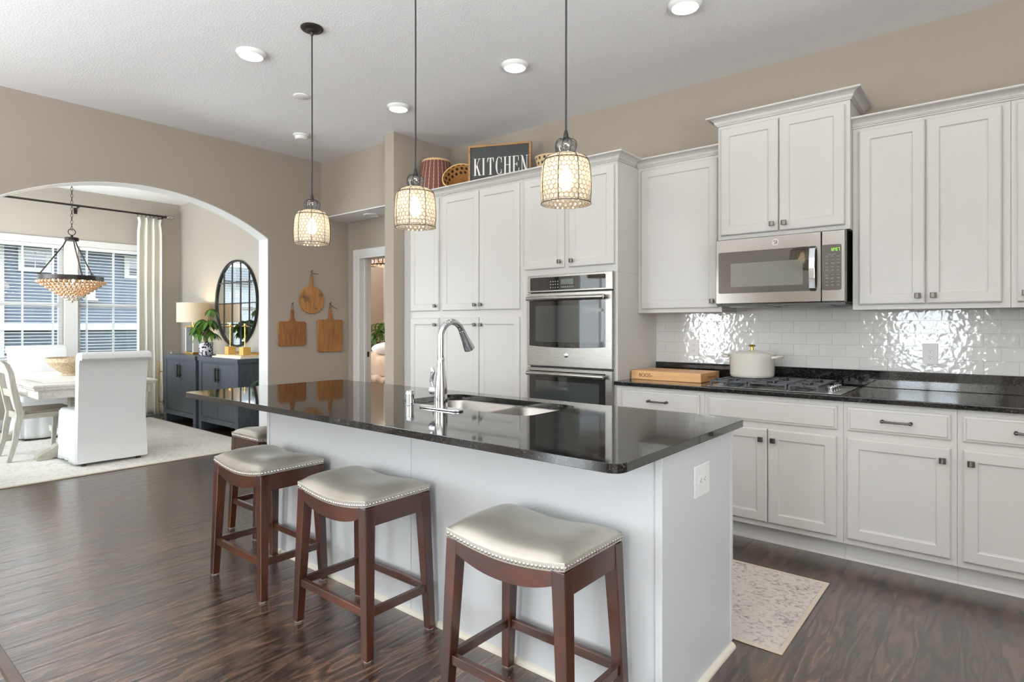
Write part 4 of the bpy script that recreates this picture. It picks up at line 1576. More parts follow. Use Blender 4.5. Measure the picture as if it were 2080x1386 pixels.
dd = (e - e0).normalized()
MB().tube([e, e + dd * 0.012, e + dd * 0.05, e + dd * 0.085, e + dd * 0.105, e + dd * 0.108], [0.0162, 0.0165, 0.0195, 0.025, 0.0265, 0.022], 18).build('spray_head', M['chrome'], t)
lv = MB().tube([(FX - 0.02, FY, FZ + 0.085), (FX - 0.052, FY - 0.004, FZ + 0.085), (FX - 0.056, FY - 0.004, FZ + 0.085)], [0.023, 0.0245, 0.02], 18).build('lever_hub', M['chrome'], t)
MB().tube([(FX - 0.05, FY - 0.004, FZ + 0.10), (FX - 0.058, FY - 0.006, FZ + 0.125), (FX - 0.05, FY - 0.008, FZ + 0.15), (FX - 0.042, FY - 0.01, FZ + 0.172), (FX - 0.045, FY - 0.012, FZ + 0.19)], [0.007, 0.009, 0.0095, 0.011, 0.006], 12).build('lever', M['chrome'], lv)
t = thing('soap_dispenser', 'short chrome air gap cap standing left of the faucet', 'air gap', (-2.205, 1.905, FZ))
MB().lathe([(0.021, 0), (0.0212, 0.003), (0.0195, 0.005), (0.0195, 0.05), (0.0215, 0.052), (0.0215, 0.06), (0.0205, 0.062), (0.0205, 0.07), (0.016, 0.074), (0, 0.075)], 22, None, (-2.205, 1.905, FZ)).build('cap', M['chrome'], t)
t.name = 'air_gap_cap'

outlet('white sideways outlet on the end of the island', (IX1 + 0.0003, 2.105, 0.74), '+x', True)


# ------------------------------------------------------------------ bar stools
def make_stool():
    t = thing('bar_stool', 'saddle stool', 'bar stool')
    hw, hd = 0.24, 0.168
    ZE = 0.592

    def edge(u, v):          # height of the lower edge of the leather, saddle shaped along x
        return ZE - 0.028 * (1 - min(1, abs(u)) ** 1.8)
    n = 28

    def topf(a, b):
        u, v = 2 * a - 1, 2 * b - 1
        r = max(abs(u), abs(v))
        dome = (1 - abs(v) ** 3.2) ** 0.62 * (1 - abs(u) ** 5) ** 0.55
        x, y = u * hw, v * hd
        # soft rounding of the plan towards the rim
        return (x, y, edge(u, v) + 0.026 + dome * 0.05)
    mb = MB().grid(topf, n, n)
    # rim strip under the cushion
    per = [(-1 + 2 * i / n, -1) for i in range(n)] + [(1, -1 + 2 * i / n) for i in range(n)] + [(1 - 2 * i / n, 1) for i in range(n)] + [(-1, 1 - 2 * i / n) for i in range(n)]
    vs = []
    for dz, k in ((0.026, 1.0), (0.022, 1.006), (0.0, 1.0)):
        for u, v in per:
            vs.append((u * hw * k, v * hd * k, edge(u, v) + dz))
    m = len(per)
    fs = [(j * m + i, j * m + (i + 1) % m, (j + 1) * m + (i + 1) % m, (j + 1) * m + i) for j in range(2) for i in range(m)]
    mb.add(vs, fs, True)
    mb.build('cushion', M['leather'], t, False, angle=70)
    # nail heads
    nb = MB()

    def nails(count, fn):
        for i in range(count):
            x, y, z, nx, ny = fn((i + 0.5) / count)
            Mx = Matrix.Translation((x, y, z)) @ Vector((nx, ny, 0)).to_track_quat('Z', 'Y').to_matrix().to_4x4()
            nb.lathe([(0.0062, -0.0005), (0.0058, 0.0018), (0.0035, 0.0036), (0.0, 0.0042)], 8, Mx, caps=False)
    for s in (-1, 1):
        nails(31, lambda q, s=s: ((2 * q - 1) * hw, s * hd * 1.005, edge(2 * q - 1, s) + 0.011, 0, s))
        nails(21, lambda q, s=s: (s * hw * 1.005, (2 * q - 1) * hd, edge(s, 2 * q - 1) + 0.011, s, 0))
    nb.build('nailhead_trim', M['nail'], t, False)
    # legs
    tx, ty, bx, by = 0.2165, 0.1445, 0.2465, 0.1625

    def at(z, sx_, sy_):
        k = (0.585 - z) / 0.585
        return sx_ * (tx + (bx - tx) * k), sy_ * (ty + (by - ty) * k), 0.0245 - 0.007 * k
    for sx_ in (-1, 1):
        for sy_ in (-1, 1):
            def q(z):
                x, y, w = at(z, sx_, sy_)
                return [(x - w, y - w, z), (x + w, y - w, z), (x + w, y + w, z), (x - w, y + w, z)]
            lg = MB().taper(q(0.006), q(0.588)).build('leg', M['stool_wood'], t, False, bevel=0.003)
            x, y, w = at(0, sx_, sy_)
            MB().lathe([(0.0, 0), (0.013, 0), (0.0155, 0.003), (0.0165, 0.007)], 12, None, (x, y, 0)).build('floor_glide', M['felt'], lg, False)
    # aprons: curved front and back, straight sides
    for s in (-1, 1):
        ap = []
        N = 16
        x0 = tx - 0.02
        for i in range(N + 1):
            u = -1 + 2 * i / N
            ap.append((u * x0, edge(u * x0 / hw, s)))
        lo = []
        for i in range(N + 1):
            u = 1 - 2 * i / N
            lo.append((u * x0, 0.540 - 0.038 * (1 - abs(u) ** 2.2)))
        y = s * (ty + 0.013)
        MB().prism(ap + lo, y - 0.01, y + 0.01, 'y').build('curved_apron', M['stool_rail'], t, False, bevel=0.001)
        x = s * (tx + 0.013)
        MB().box(x - 0.01, x + 0.01, -ty + 0.02, ty - 0.02, 0.512, 0.592).build('side_apron', M['stool_rail_y'], t, False, bevel=0.001)
        zs = 0.178
        X, Y, w = at(zs, 1, 1)
        MB().box(-X + 0.018, X - 0.018, s * Y - 0.010, s * Y + 0.010, zs - 0.016, zs + 0.016).build('stretcher', M['stool_rail'], t, False, bevel=0.0015)
        MB().box(s * X - 0.010, s * X + 0.010, -Y + 0.018, Y - 0.018, zs - 0.016, zs + 0.016).build('stretcher', M['stool_rail_y'], t, False, bevel=0.0015)
    return t


gs = 'saddle stools around the island'
st = make_stool()
st.location = (-1.205, 1.578, 0)
st['label'] = 'saddle stool in front of the island, nearest the camera and the granite corner'
st['group'] = gs
dup(st, (-2.138, 1.584, 0), 0, 'middle saddle stool of the three along the front of the island', gs)
dup(st, (-2.925, 1.576, 0), 0, 'saddle stool at the far end of the three along the front of the island', gs)
dup(st, (-3.652, 2.05, 0), R(90), 'half hidden saddle stool tucked at the far short end of the island', gs)

# ------------------------------------------------------------------ pendants and ceiling fittings
def make_pendant():
    t = thing('pendant_light', 'pendant', 'pendant lamp')
    zc = ZC - 0.0005
    MB().lathe([(0.0, 0), (0.066, 0), (0.067, -0.006), (0.060, -0.014), (0.036, -0.019), (0.030, -0.027), (0.012, -0.032), (0.006, -0.05), (0.0, -0.05)], 30, None, (0, 0, zc)).build('canopy', M['bronze'], t, False)
    MB().tube([(0, 0, zc - 0.045), (0.001, 0, 2.7), (0.0, 0.001, 2.4), (0, 0, 2.075)], 0.0042, 8).build('cord', M['cord'], t, False)
    MB().lathe([(0.0, 2.098), (0.006, 2.098), (0.009, 2.085), (0.012, 2.062), (0.012, 2.055), (0.0, 2.055)], 14).build('cord_grip', M['bronze'], t, False)
    # small smoky cap of bubbled glass in its cage
    cap = MB().lathe([(0.010, 2.062), (0.028, 2.059), (0.040, 2.049), (0.0445, 2.036), (0.0425, 2.022), (0.036, 2.008), (0.034, 1.998)], 26, caps=False).build('glass_cap', M['smoke'], t, False)
    # bell shaped glass
    prof = [(0.036, 1.998), (0.058, 1.996), (0.078, 1.988), (0.090, 1.975), (0.0965, 1.958), (0.1005, 1.935), (0.1035, 1.90), (0.105, 1.87), (0.1045, 1.84), (0.102, 1.81), (0.1005, 1.795)]
    inn = [(r - 0.003, z) for r, z in reversed(prof)]
    MB().lathe(prof + inn, 40, caps=False).build('glass_shade', M['shade_glass'], t, False)
    fr = MB()
    for z, r in ((1.972, 0.0925), (1.797, 0.1025)):
        fr.tube([(r * math.cos(2 * PI * k / 32), r * math.sin(2 * PI * k / 32), z) for k in range(32)], 0.0017, 6, True)
    for k in range(8):
        a = 2 * PI * k / 8 + 0.2
        pp = [(0.012, 2.064), (0.03, 2.061), (0.0425, 2.05), (0.0467, 2.036), (0.0445, 2.022), (0.038, 2.008), (0.040, 2.0)] + [(r + 0.0018, z) for r, z in prof[1:]]
        fr.tube([(r * math.cos(a), r * math.sin(a), z) for r, z in pp], 0.0014, 6)
    fr.build('wire_frame', M['bronze'], t, False)
    bl = MB().lathe([(0.013, 1.985), (0.013, 1.955), (0.011, 1.952)], 14).build('lamp_socket', M['bronze'], t, False)
    MB().lathe([(0.011, 1.952), (0.014, 1.94), (0.024, 1.918), (0.029, 1.895), (0.026, 1.872), (0.015, 1.857), (0.0, 1.853)], 20, caps=False).build('bulb', M['bulb'], bl, False)
    return t


pd = make_pendant()
gp = 'pebbled glass pendants over the island'
pd.location = (-3.236, 2.021, 0)
pd['label'] = 'pebbled glass pendant hanging nearest the archway, its ceiling canopy in view'
pd['group'] = gp
p2 = dup(pd, (-2.296, 2.021, 0), 0.35, 'middle one of the three pebbled glass pendants over the island', gp)
p3 = dup(pd, (-1.376, 2.021, 0), 0.1, 'pebbled glass pendant nearest the camera, in front of the oven cabinet', gp)


def point_light(name, loc, power, col, rad, parent=None):
    d = bpy.data.lights.new(name, 'POINT')
    d.energy = power
    d.color = col
    d.shadow_soft_size = rad
    o = bpy.data.objects.new(name, d)
    COL.objects.link(o)
    if parent:
        o.parent = parent
    o.location = loc
    return o


for p in (pd, p2, p3):
    point_light('pendant_bulb_light', (0, 0, 1.90), 11, (1, 0.82, 0.6), 0.028, p)


def make_can():
    t = thing('ceiling_downlight', 'can', 'downlight')
    MB().lathe([(0.0, 0), (0.094, 0), (0.093, -0.006), (0.078, -0.026), (0.074, -0.027), (0.072, -0.024), (0.0, -0.02)], 36, None, (0, 0, -0.0005)).build('trim_ring', M['plastic'], t, False)
    MB().lathe([(0.0731, -0.0246), (0.06, -0.0275), (0.0, -0.029)], 36, caps=False).build('diffuser', M['led'], t, False)
    return t


cans = [(-1.372, 3.2, 'round white downlight at the top edge of the photo, cut by the frame'),
        (-2.605, 3.2, 'round white downlight between the second and third pendants'),
        (-3.845, 3.2, 'round white downlight farthest back, left of the middle pendant'),
        (-3.845, 1.95, 'round white downlight at upper left, outside the first pendant canopy'),
        (-0.2, 3.2, 'white downlight over the right end of the counter'),
        (-1.0, 0.3, 'white downlight above the camera side of the island'),
        (-3.6, 0.2, 'white downlight over the open floor left of the camera'),
        (1.6, 1.6, 'white downlight right of the camera'),
        (-4.6, -2.2, 'white downlight near the great-room side window'),
        (-1.2, -2.2, 'white downlight in the great room behind the camera')]
gc = 'round white ceiling downlights'
cn = None
for i, (x, y, lb) in enumerate(cans):
    if cn is None:
        cn = make_can()
        cn.location = (x, y, ZC)
        cn['label'] = lb
        cn['group'] = gc
        c_ = cn
    else:
        c_ = dup(cn, (x, y, ZC), 0, lb, gc)
    L = area_light('downlight_lamp', (x, y, ZC - 0.034), (0, 0, -1), 0.13, 0.13, 1.2, (1, 0.97, 0.93), c_, 'DISK')

t = thing('smoke_detector', 'round white smoke detector on the ceiling near the hall header', 'smoke detector', (-5.13, 3.09, ZC))
MB().lathe([(0.0, -0.0005), (0.072, -0.0005), (0.072, -0.012), (0.066, -0.016), (0.0, -0.016)], 30, None, (-5.13, 3.09, ZC)).build('base', M['plastic'], t)
MB().lathe([(0.06, -0.016), (0.058, -0.036), (0.05, -0.046), (0.0, -0.048)], 30, None, (-5.13, 3.09, ZC)).build('cover', M['plastic'], t)
MB().lathe([(0.0, -0.0005), (0.062, -0.0005), (0.062, -0.007), (0.055, -0.01), (0, -0.01)], 30, None, (-4.26, 2.57, ZC)).build('ceiling_cover_plate', M['plastic'])
tag(bpy.data.objects['ceiling_cover_plate'], 'flat round white cover plate on the ceiling beside the first pendant cord', 'cover plate')
t = thing('hall_downlight', 'flat round unlit white downlight under the hall soffit', 'downlight', (-5.2, 3.96, 2.486))
MB().lathe([(0.0, -0.0005), (0.085, -0.0005), (0.083, -0.008), (0.066, -0.012), (0.064, -0.008), (0, -0.008)], 32, None, (-5.2, 3.96, 2.486)).build('trim_ring', M['plastic'], t)

# ------------------------------------------------------------------ things on top of the tall cabinets
ZTOP = ZT + 0.0008
t = thing('kitchen_sign', 'dark framed wooden sign reading KITCHEN on top of the pantry cabinets', 'sign', (-3.40, 3.965, ZTOP), R(23.5))
sw, s0, s1 = 0.288, 0.0, 0.432
fr = MB()
fw = 0.019
fr.box(-sw, -sw + fw, -0.018, 0.018, s0, s1).box(sw - fw, sw, -0.018, 0.018, s0, s1).box(-sw + fw, sw - fw, -0.018, 0.018, s1 - fw, s1).box(-sw + fw, sw - fw, -0.018, 0.018, s0, s0 + fw)
fr.build('frame', M['oak_frame'], t, False, bevel=0.001)
MB().box(-sw + fw, sw - fw, -0.006, 0.01, s0 + fw, s1 - fw).build('board', M['sign_board'], t, False)
lt = MB()
yl0, yl1 = -0.0066, -0.0058


def stroke(x0, z0, x1, z1, w):
    """slanted or upright stroke whose horizontal thickness is w"""
    lt.prism([(x0 - w / 2, z0), (x0 + w / 2, z0), (x1 + w / 2, z1), (x1 - w / 2, z1)], yl0, yl1, 'y')


def serif(x, z, w, up):
    h = 0.004 * up
    lt.prism([(x - w, z), (x + w, z), (x + w * 0.55, z + h * 1.4), (x - w * 0.55, z + h * 1.4)] if up > 0 else [(x - w * 0.55, z + h * 1.4), (x + w * 0.55, z + h * 1.4), (x + w, z), (x - w, z)], yl0, yl1, 'y')


LZ, LH = 0.166, 0.150
TH, TN = 0.0145, 0.005


def stem(x, w=TH, sw_=0.0155):
    stroke(x, LZ, x, LZ + LH, w)
    serif(x, LZ, sw_, 1)
    serif(x, LZ + LH, sw_, -1)


def letter(ch, x):
    zt = LZ + LH
    if ch == 'K':
        stem(x - 0.018)
        stroke(x - 0.01, LZ + LH * 0.45, x + 0.021, zt, TN)
        stroke(x + 0.024, LZ, x - 0.003, LZ + LH * 0.60, TH)
        serif(x + 0.024, LZ, 0.015, 1)
        serif(x + 0.021, zt, 0.012, -1)
    elif ch == 'I':
        stem(x)
    elif ch == 'T':
        stroke(x, LZ, x, zt, TH)
        serif(x, LZ, 0.0155, 1)
        lt.box(x - 0.029, x + 0.029, yl0, yl1, zt - TN, zt)
        for s in (-1, 1):
            lt.prism([(x + s * 0.029, zt), (x + s * 0.031, zt - 0.04), (x + s * 0.0275, zt - 0.04), (x + s * 0.018, zt - TN)], yl0, yl1, 'y')
    elif ch == 'C':
        N = 26
        o, i_ = [], []
        for k in range(N + 1):
            a = R(48) + (2 * PI - R(96)) * k / N
            thk = TN + (TH - TN) * max(0, -math.cos(a)) ** 0.8
            ox, oz = 0.030 * math.cos(a), (LH / 2 + 0.003) * math.sin(a)
            o.append((x + 0.003 + ox, LZ + LH / 2 + oz))
            i_.append((x + 0.003 + ox * (1 - thk / 0.030), LZ + LH / 2 + oz * (1 - 0.005 / (LH / 2))))
        for k in range(N):
            lt.prism([o[k], o[k + 1], i_[k + 1], i_[k]], yl0, yl1, 'y')
        for z0, z1 in ((zt, zt - 0.05), (LZ, LZ + 0.042)):
            stroke(x + 0.0255, min(z0, z1), x + 0.0255, max(z0, z1), TN)
    elif ch == 'H':
        stem(x - 0.021)
        stem(x + 0.021)
        lt.box(x - 0.021, x + 0.021, yl0, yl1, LZ + LH * 0.5, LZ + LH * 0.5 + TN)
    elif ch == 'E':
        stem(x - 0.017)
        for z, w in ((LZ, 0.027), (LZ + LH * 0.5, 0.012), (zt - TN, 0.024)):
            lt.box(x - 0.017, x + w, yl0, yl1, z, z + TN)
        stroke(x + 0.0265, LZ, x + 0.0285, LZ + 0.044, TN)
        stroke(x + 0.0235, zt - 0.042, x + 0.023, zt, TN)
        stroke(x + 0.011, LZ + LH * 0.40, x + 0.011, LZ + LH * 0.62, TN)
    elif ch == 'N':
        stroke(x - 0.022, LZ, x - 0.022, zt, TN)
        stroke(x + 0.022, LZ, x + 0.022, zt, TN)
        stroke(x + 0.018, LZ, x - 0.022, zt, TH)
        serif(x - 0.022, LZ, 0.013, 1)
        serif(x + 0.022, zt, 0.013, -1)
        serif(x - 0.026, zt, 0.011, -1)


for ch, x in zip('KITCHEN', (-0.208, -0.148, -0.083, -0.008, 0.072, 0.148, 0.226)):
    letter(ch, x)
lt.build('lettering', M['sign_text'], t, False)

t = thing('woven_basket', 'wine red and straw woven tapered basket standing upside down at the left above the pantry', 'basket', (-4.16, 3.925, ZTOP))
MB().lathe([(0.203, 0.0), (0.202, 0.01), (0.136, 0.385), (0.132, 0.392)], 40, caps=False).build('woven_side', M['shade_weave'], t, False)
MB().lathe([(0.137, 0.384), (0.139, 0.392), (0.132, 0.404), (0.12, 0.404), (0.0, 0.398)], 40, caps=False).build('rim', simple('straw_rim', srgb(214, 176, 136), 0.8), t, False)
t = thing('spotted_basket', 'round straw basket with black spots lying on its side left of the sign', 'basket', (-3.815, 3.865, ZTOP + 0.200))
t.rotation_euler = (R(59), 0, R(24))
pr = [(0.0, -0.205), (0.06, -0.204), (0.10, -0.19), (0.122, -0.12), (0.138, -0.05), (0.148, 0.0), (0.144, 0.0), (0.134, -0.05), (0.118, -0.116), (0.095, -0.185), (0.055, -0.198), (0.0, -0.199)]
MB().lathe(pr, 40, caps=False).build('woven_bowl', M['basket_weave'], t, False)
MB().tube([(0.147 * math.cos(2 * PI * k / 40), 0.147 * math.sin(2 * PI * k / 40), 0.0) for k in range(40)], 0.006, 8, True).build('rim', simple('pale_straw_rim', srgb(222, 184, 122), 0.7), t, False)
t = thing('dotted_basket', 'small pale straw basket with dark dots right of the sign', 'basket', (-2.86, 3.98, ZTOP))
MB().lathe([(0.0, 0.0), (0.085, 0.0), (0.095, 0.03), (0.128, 0.215), (0.124, 0.215), (0.091, 0.033), (0.0, 0.006)], 36, caps=False).build('woven_bowl', M['basket_pale'], t, False)
MB().tube([(0.127 * math.cos(2 * PI * k / 40), 0.127 * math.sin(2 * PI * k / 40), 0.215) for k in range(40)], 0.0045, 8, True).build('rim', simple('light_straw_rim', srgb(220, 194, 152), 0.7), t, False)

# ------------------------------------------------------------------ boards hanging on the arch wall
def wall_board(label, name, outline, yc, zc, hook_z, mat, tilt=0):
    t = thing(name, label, 'cutting board', (XL, yc, zc))
    MB().prism(outline, XL + 0.003, XL + 0.024, 'x').build('board', mat, t, bevel=0.004)
    return t


def paddle(yc, z0, z1, hw, zh, r, hn=0.017):
    p = rounded_rect(yc - hw, yc + hw, z0, z1, r, 5)
    # insert a handle in the top edge: order runs BR, TR, TL, BL
    k = 12
    tr_ = p[:k]
    tl = p[k:]
    h = [(yc + 0.05, z1), (yc + 0.03, z1 + 0.012), (yc + hn, z1 + 0.045), (yc + hn, zh - 0.02), (yc + 0.012, zh - 0.006), (yc, zh), (yc - 0.012, zh - 0.006), (yc - hn, zh - 0.02), (yc - hn, z1 + 0.045), (yc - 0.03, z1 + 0.012), (yc - 0.05, z1)]
    return tr_ + h + tl


def loop(t, y, z, tail):
    MB().tube([(XL + 0.013, y - 0.008, z - 0.012), (XL + 0.018, y - 0.010, z + 0.03), (XL + 0.014, y, z + 0.07), (XL + 0.018, y + 0.010, z + 0.03), (XL + 0.013, y + 0.008, z - 0.012)], 0.003, 6).build('hanging_loop', M['rope'], t)
    MB().tube([(XL + 0.0, y, z + 0.066), (XL + 0.03, y, z + 0.066), (XL + 0.034, y, z + 0.082)], 0.0032, 8).build('hook', M['bronze'], t)
    if tail:
        MB().tube([(XL + 0.016, y, z + 0.052), (XL + 0.02, y + 0.05, z + 0.04 if tail > 1 else z + 0.02), (XL + 0.018, y + 0.085, z + 0.045 if tail > 1 else z + 0.005)], 0.003, 6).build('cord_tail', M['rope'], t)


def scorch():
    t = NT('scorched_oak_board')
    n = t.noise(t.coord((9, 9, 1)), 5, 6, 0.6, 0.6)
    base = t.ramp(n, [(0.35, srgb(150, 102, 54)), (0.7, srgb(192, 140, 84))])
    s = t.noise(t.coord(), 6.5, 3, 0.6)
    f = t.ramp(s, [(0.56, (0, 0, 0, 1)), (0.70, (1, 1, 1, 1))])
    t.pr(Base_Color=t.mix(f, base, srgb(88, 74, 62)), Roughness=0.6)
    return t.m


circ = [(3.629 + 0.152 * math.cos(a), 1.58 + 0.152 * math.sin(a)) for a in [R(90 - 8 - i * 344 / 40) for i in range(41)]]
circ = circ + [(3.629 - 0.017, 1.77), (3.629 - 0.017, 1.815), (3.629 - 0.01, 1.83), (3.629 + 0.01, 1.83), (3.629 + 0.017, 1.815), (3.629 + 0.017, 1.77)]
t = wall_board('round scorched wooden board hanging highest on the tan wall', 'cutting_board', circ, 3.629, 1.58, 1.83, scorch())
loop(t, 3.629, 1.825, 2)
t = wall_board('squat darker wooden paddle board hanging at the left, next to the archway', 'cutting_board', paddle(3.401, 1.083, 1.345, 0.16, 1.475, 0.03), 3.401, 1.2, 1.47, M['board_dark'])
loop(t, 3.401, 1.468, 0)
t = wall_board('tall honey coloured paddle board hanging at the right, next to the hall corner', 'cutting_board', paddle(3.864, 1.006, 1.366, 0.163, 1.49, 0.03), 3.864, 1.2, 1.49, M['board'])
loop(t, 3.864, 1.483, 1)

# runner rug behind the island
t = thing('runner_rug', 'cream distressed runner rug on the floor between island and wall cabinets', 'rug', (-1.67, 2.895, 0))
MB().box(-2.66, -0.685, 2.50, 3.295, 0.0008, 0.0065).build('pile', M['rug_runner'], t, bevel=0.002)
MB().box(-2.68, -0.665, 2.48, 2.50, 0.0008, 0.0075).box(-2.68, -0.665, 3.295, 3.315, 0.0008, 0.0075).box(-0.685, -0.665, 2.5, 3.295, 0.0008, 0.0075).box(-2.68, -2.66, 2.5, 3.295, 0.0008, 0.0075).build('binding', M['rug_edge'], t, bevel=0.002)

# ------------------------------------------------------------------ dining room
t = thing('dining_rug', 'large distressed ivory rug under the dining table', 'rug', (-7.6, 1.5, 0))
MB().box(-9.25, -6.14, -0.05, 3.235, 0.0008, 0.010).build('pile', M['rug_dining'], t, bevel=0.003)
k = MB()
for a in ((-9.27, -6.12, -0.07, -0.05), (-9.27, -6.12, 3.235, 3.255), (-9.27, -9.25, -0.05, 3.235), (-6.14, -6.12, -0.05, 3.235)):
    k.box(*a, 0.0008, 0.011)
k.build('binding', M['rug_edge'], t, bevel=0.003)
RZ = 0.0108

TXa, TXb, TYa, TYb, TZ = -8.95, -6.75, 1.40, 2.43, 0.75
t = thing('dining_table', 'whitewashed trestle dining table with a thick top, a runner cloth lying on it', 'table', ((TXa + TXb) / 2, (TYa + TYb) / 2, RZ))
mb = rings(MB(), 0, 1, 0, 1, [(0, 0), (0, 1)]) if False else MB()
vs = []
for ins, z in ((0.03, TZ - 0.052), (0.014, TZ - 0.040), (0.014, TZ - 0.030), (0.0, TZ - 0.016), (0.0, TZ - 0.012), (0.012, TZ)):
    vs += [(TXa + ins, TYa + ins, z), (TXb - ins, TYa + ins, z), (TXb - ins, TYb - ins, z), (TXa + ins, TYb - ins, z)]
fs = [(3, 2, 1, 0), (20, 21, 22, 23)] + [(i * 4 + k_, i * 4 + (k_ + 1) % 4, i * 4 + 4 + (k_ + 1) % 4, i * 4 + 4 + k_) for i in range(5) for k_ in range(4)]
mb.add(vs, fs)
mb.build('tabletop', M['grey_wood_x'], t)
MB().box(TXa + 0.05, TXb - 0.05, TYa + 0.05, TYa + 0.075, TZ - 0.13, TZ - 0.0525).box(TXa + 0.05, TXb - 0.05, TYb - 0.075, TYb - 0.05, TZ - 0.13, TZ - 0.0525).box(TXa + 0.05, TXa + 0.075, TYa + 0.075, TYb - 0.075, TZ - 0.13, TZ - 0.0525).box(TXb - 0.075, TXb - 0.05, TYa + 0.075, TYb - 0.075, TZ - 0.13, TZ - 0.0525).build('apron', M['grey_wood_x'], t, bevel=0.003)
for xp in (-8.62, -7.12):
    yc = (TYa + TYb) / 2
    k = MB()
    for s in (-1, 1):
        k.box(xp - 0.045, xp + 0.045, yc + s * 0.11 - 0.045, yc + s * 0.11 + 0.045, 0.15, TZ - 0.13)
    k.box(xp - 0.05, xp + 0.05, yc - 0.34, yc + 0.34, TZ - 0.13, TZ - 0.06)
    pd_ = k.build('trestle_post', M['grey_wood'], t, bevel=0.004)
    # scrolled sled foot along Y
    half = [(0.0, 0.20), (0.12, 0.20), (0.17, 0.185), (0.20, 0.15), (0.235, 0.155), (0.265, 0.145), (0.30, 0.11), (0.36, 0.085), (0.405, 0.06), (0.42, 0.035), (0.42, RZ), (0.30, RZ), (0.26, 0.035), (0.0, 0.045)]
    poly = [(yc + y, z) for y, z in half] + [(yc - y, z) for y, z in reversed(half[1:-1])]
    MB().prism(poly, xp - 0.055, xp + 0.055, 'x').build('sled_foot', M['grey_wood'], t, bevel=0.006)
MB().box(-8.6, -7.14, 1.885, 1.945, 0.10, 0.17).build('stretcher', M['grey_wood_x'], t, bevel=0.004)

t = thing('table_runner', 'ivory woven runner cloth laid along the dining table', 'table runner', (-7.9, 1.92, TZ))
mb = MB().grid(lambda u, v: (-8.8 + 1.78 * u, 1.53 + 0.78 * v, TZ + 0.0035 + 0.0012 * math.sin(u * 60) * math.sin(v * 31)), 60, 24)
mb.build('cloth', M['runner_cloth'], t)
k = MB()
for i in range(40):
    y = 1.54 + 0.76 * i / 39
    k.tube([(-7.02, y, TZ + 0.003), (-6.985, y + 0.004, TZ + 0.003)], 0.0022, 5)
k.build('fringe', M['runner_cloth'], t)
BX, BY_, BZ = -7.93, 2.02, TZ + 0.0065
t = thing('carved_bowl', 'large carved natural bowl standing on the dining table', 'bowl', (BX, BY_, BZ))
prof = [(0.0, 0.0), (0.12, 0.0), (0.125, 0.012), (0.115, 0.02), (0.16, 0.05), (0.21, 0.09), (0.245, 0.135), (0.262, 0.145), (0.272, 0.19), (0.262, 0.192), (0.24, 0.14), (0.2, 0.095), (0.14, 0.05), (0.0, 0.03)]
MB().lathe(prof, 40, None, (BX, BY_, BZ), caps=False).build('bowl_body', M['bowl'], t)


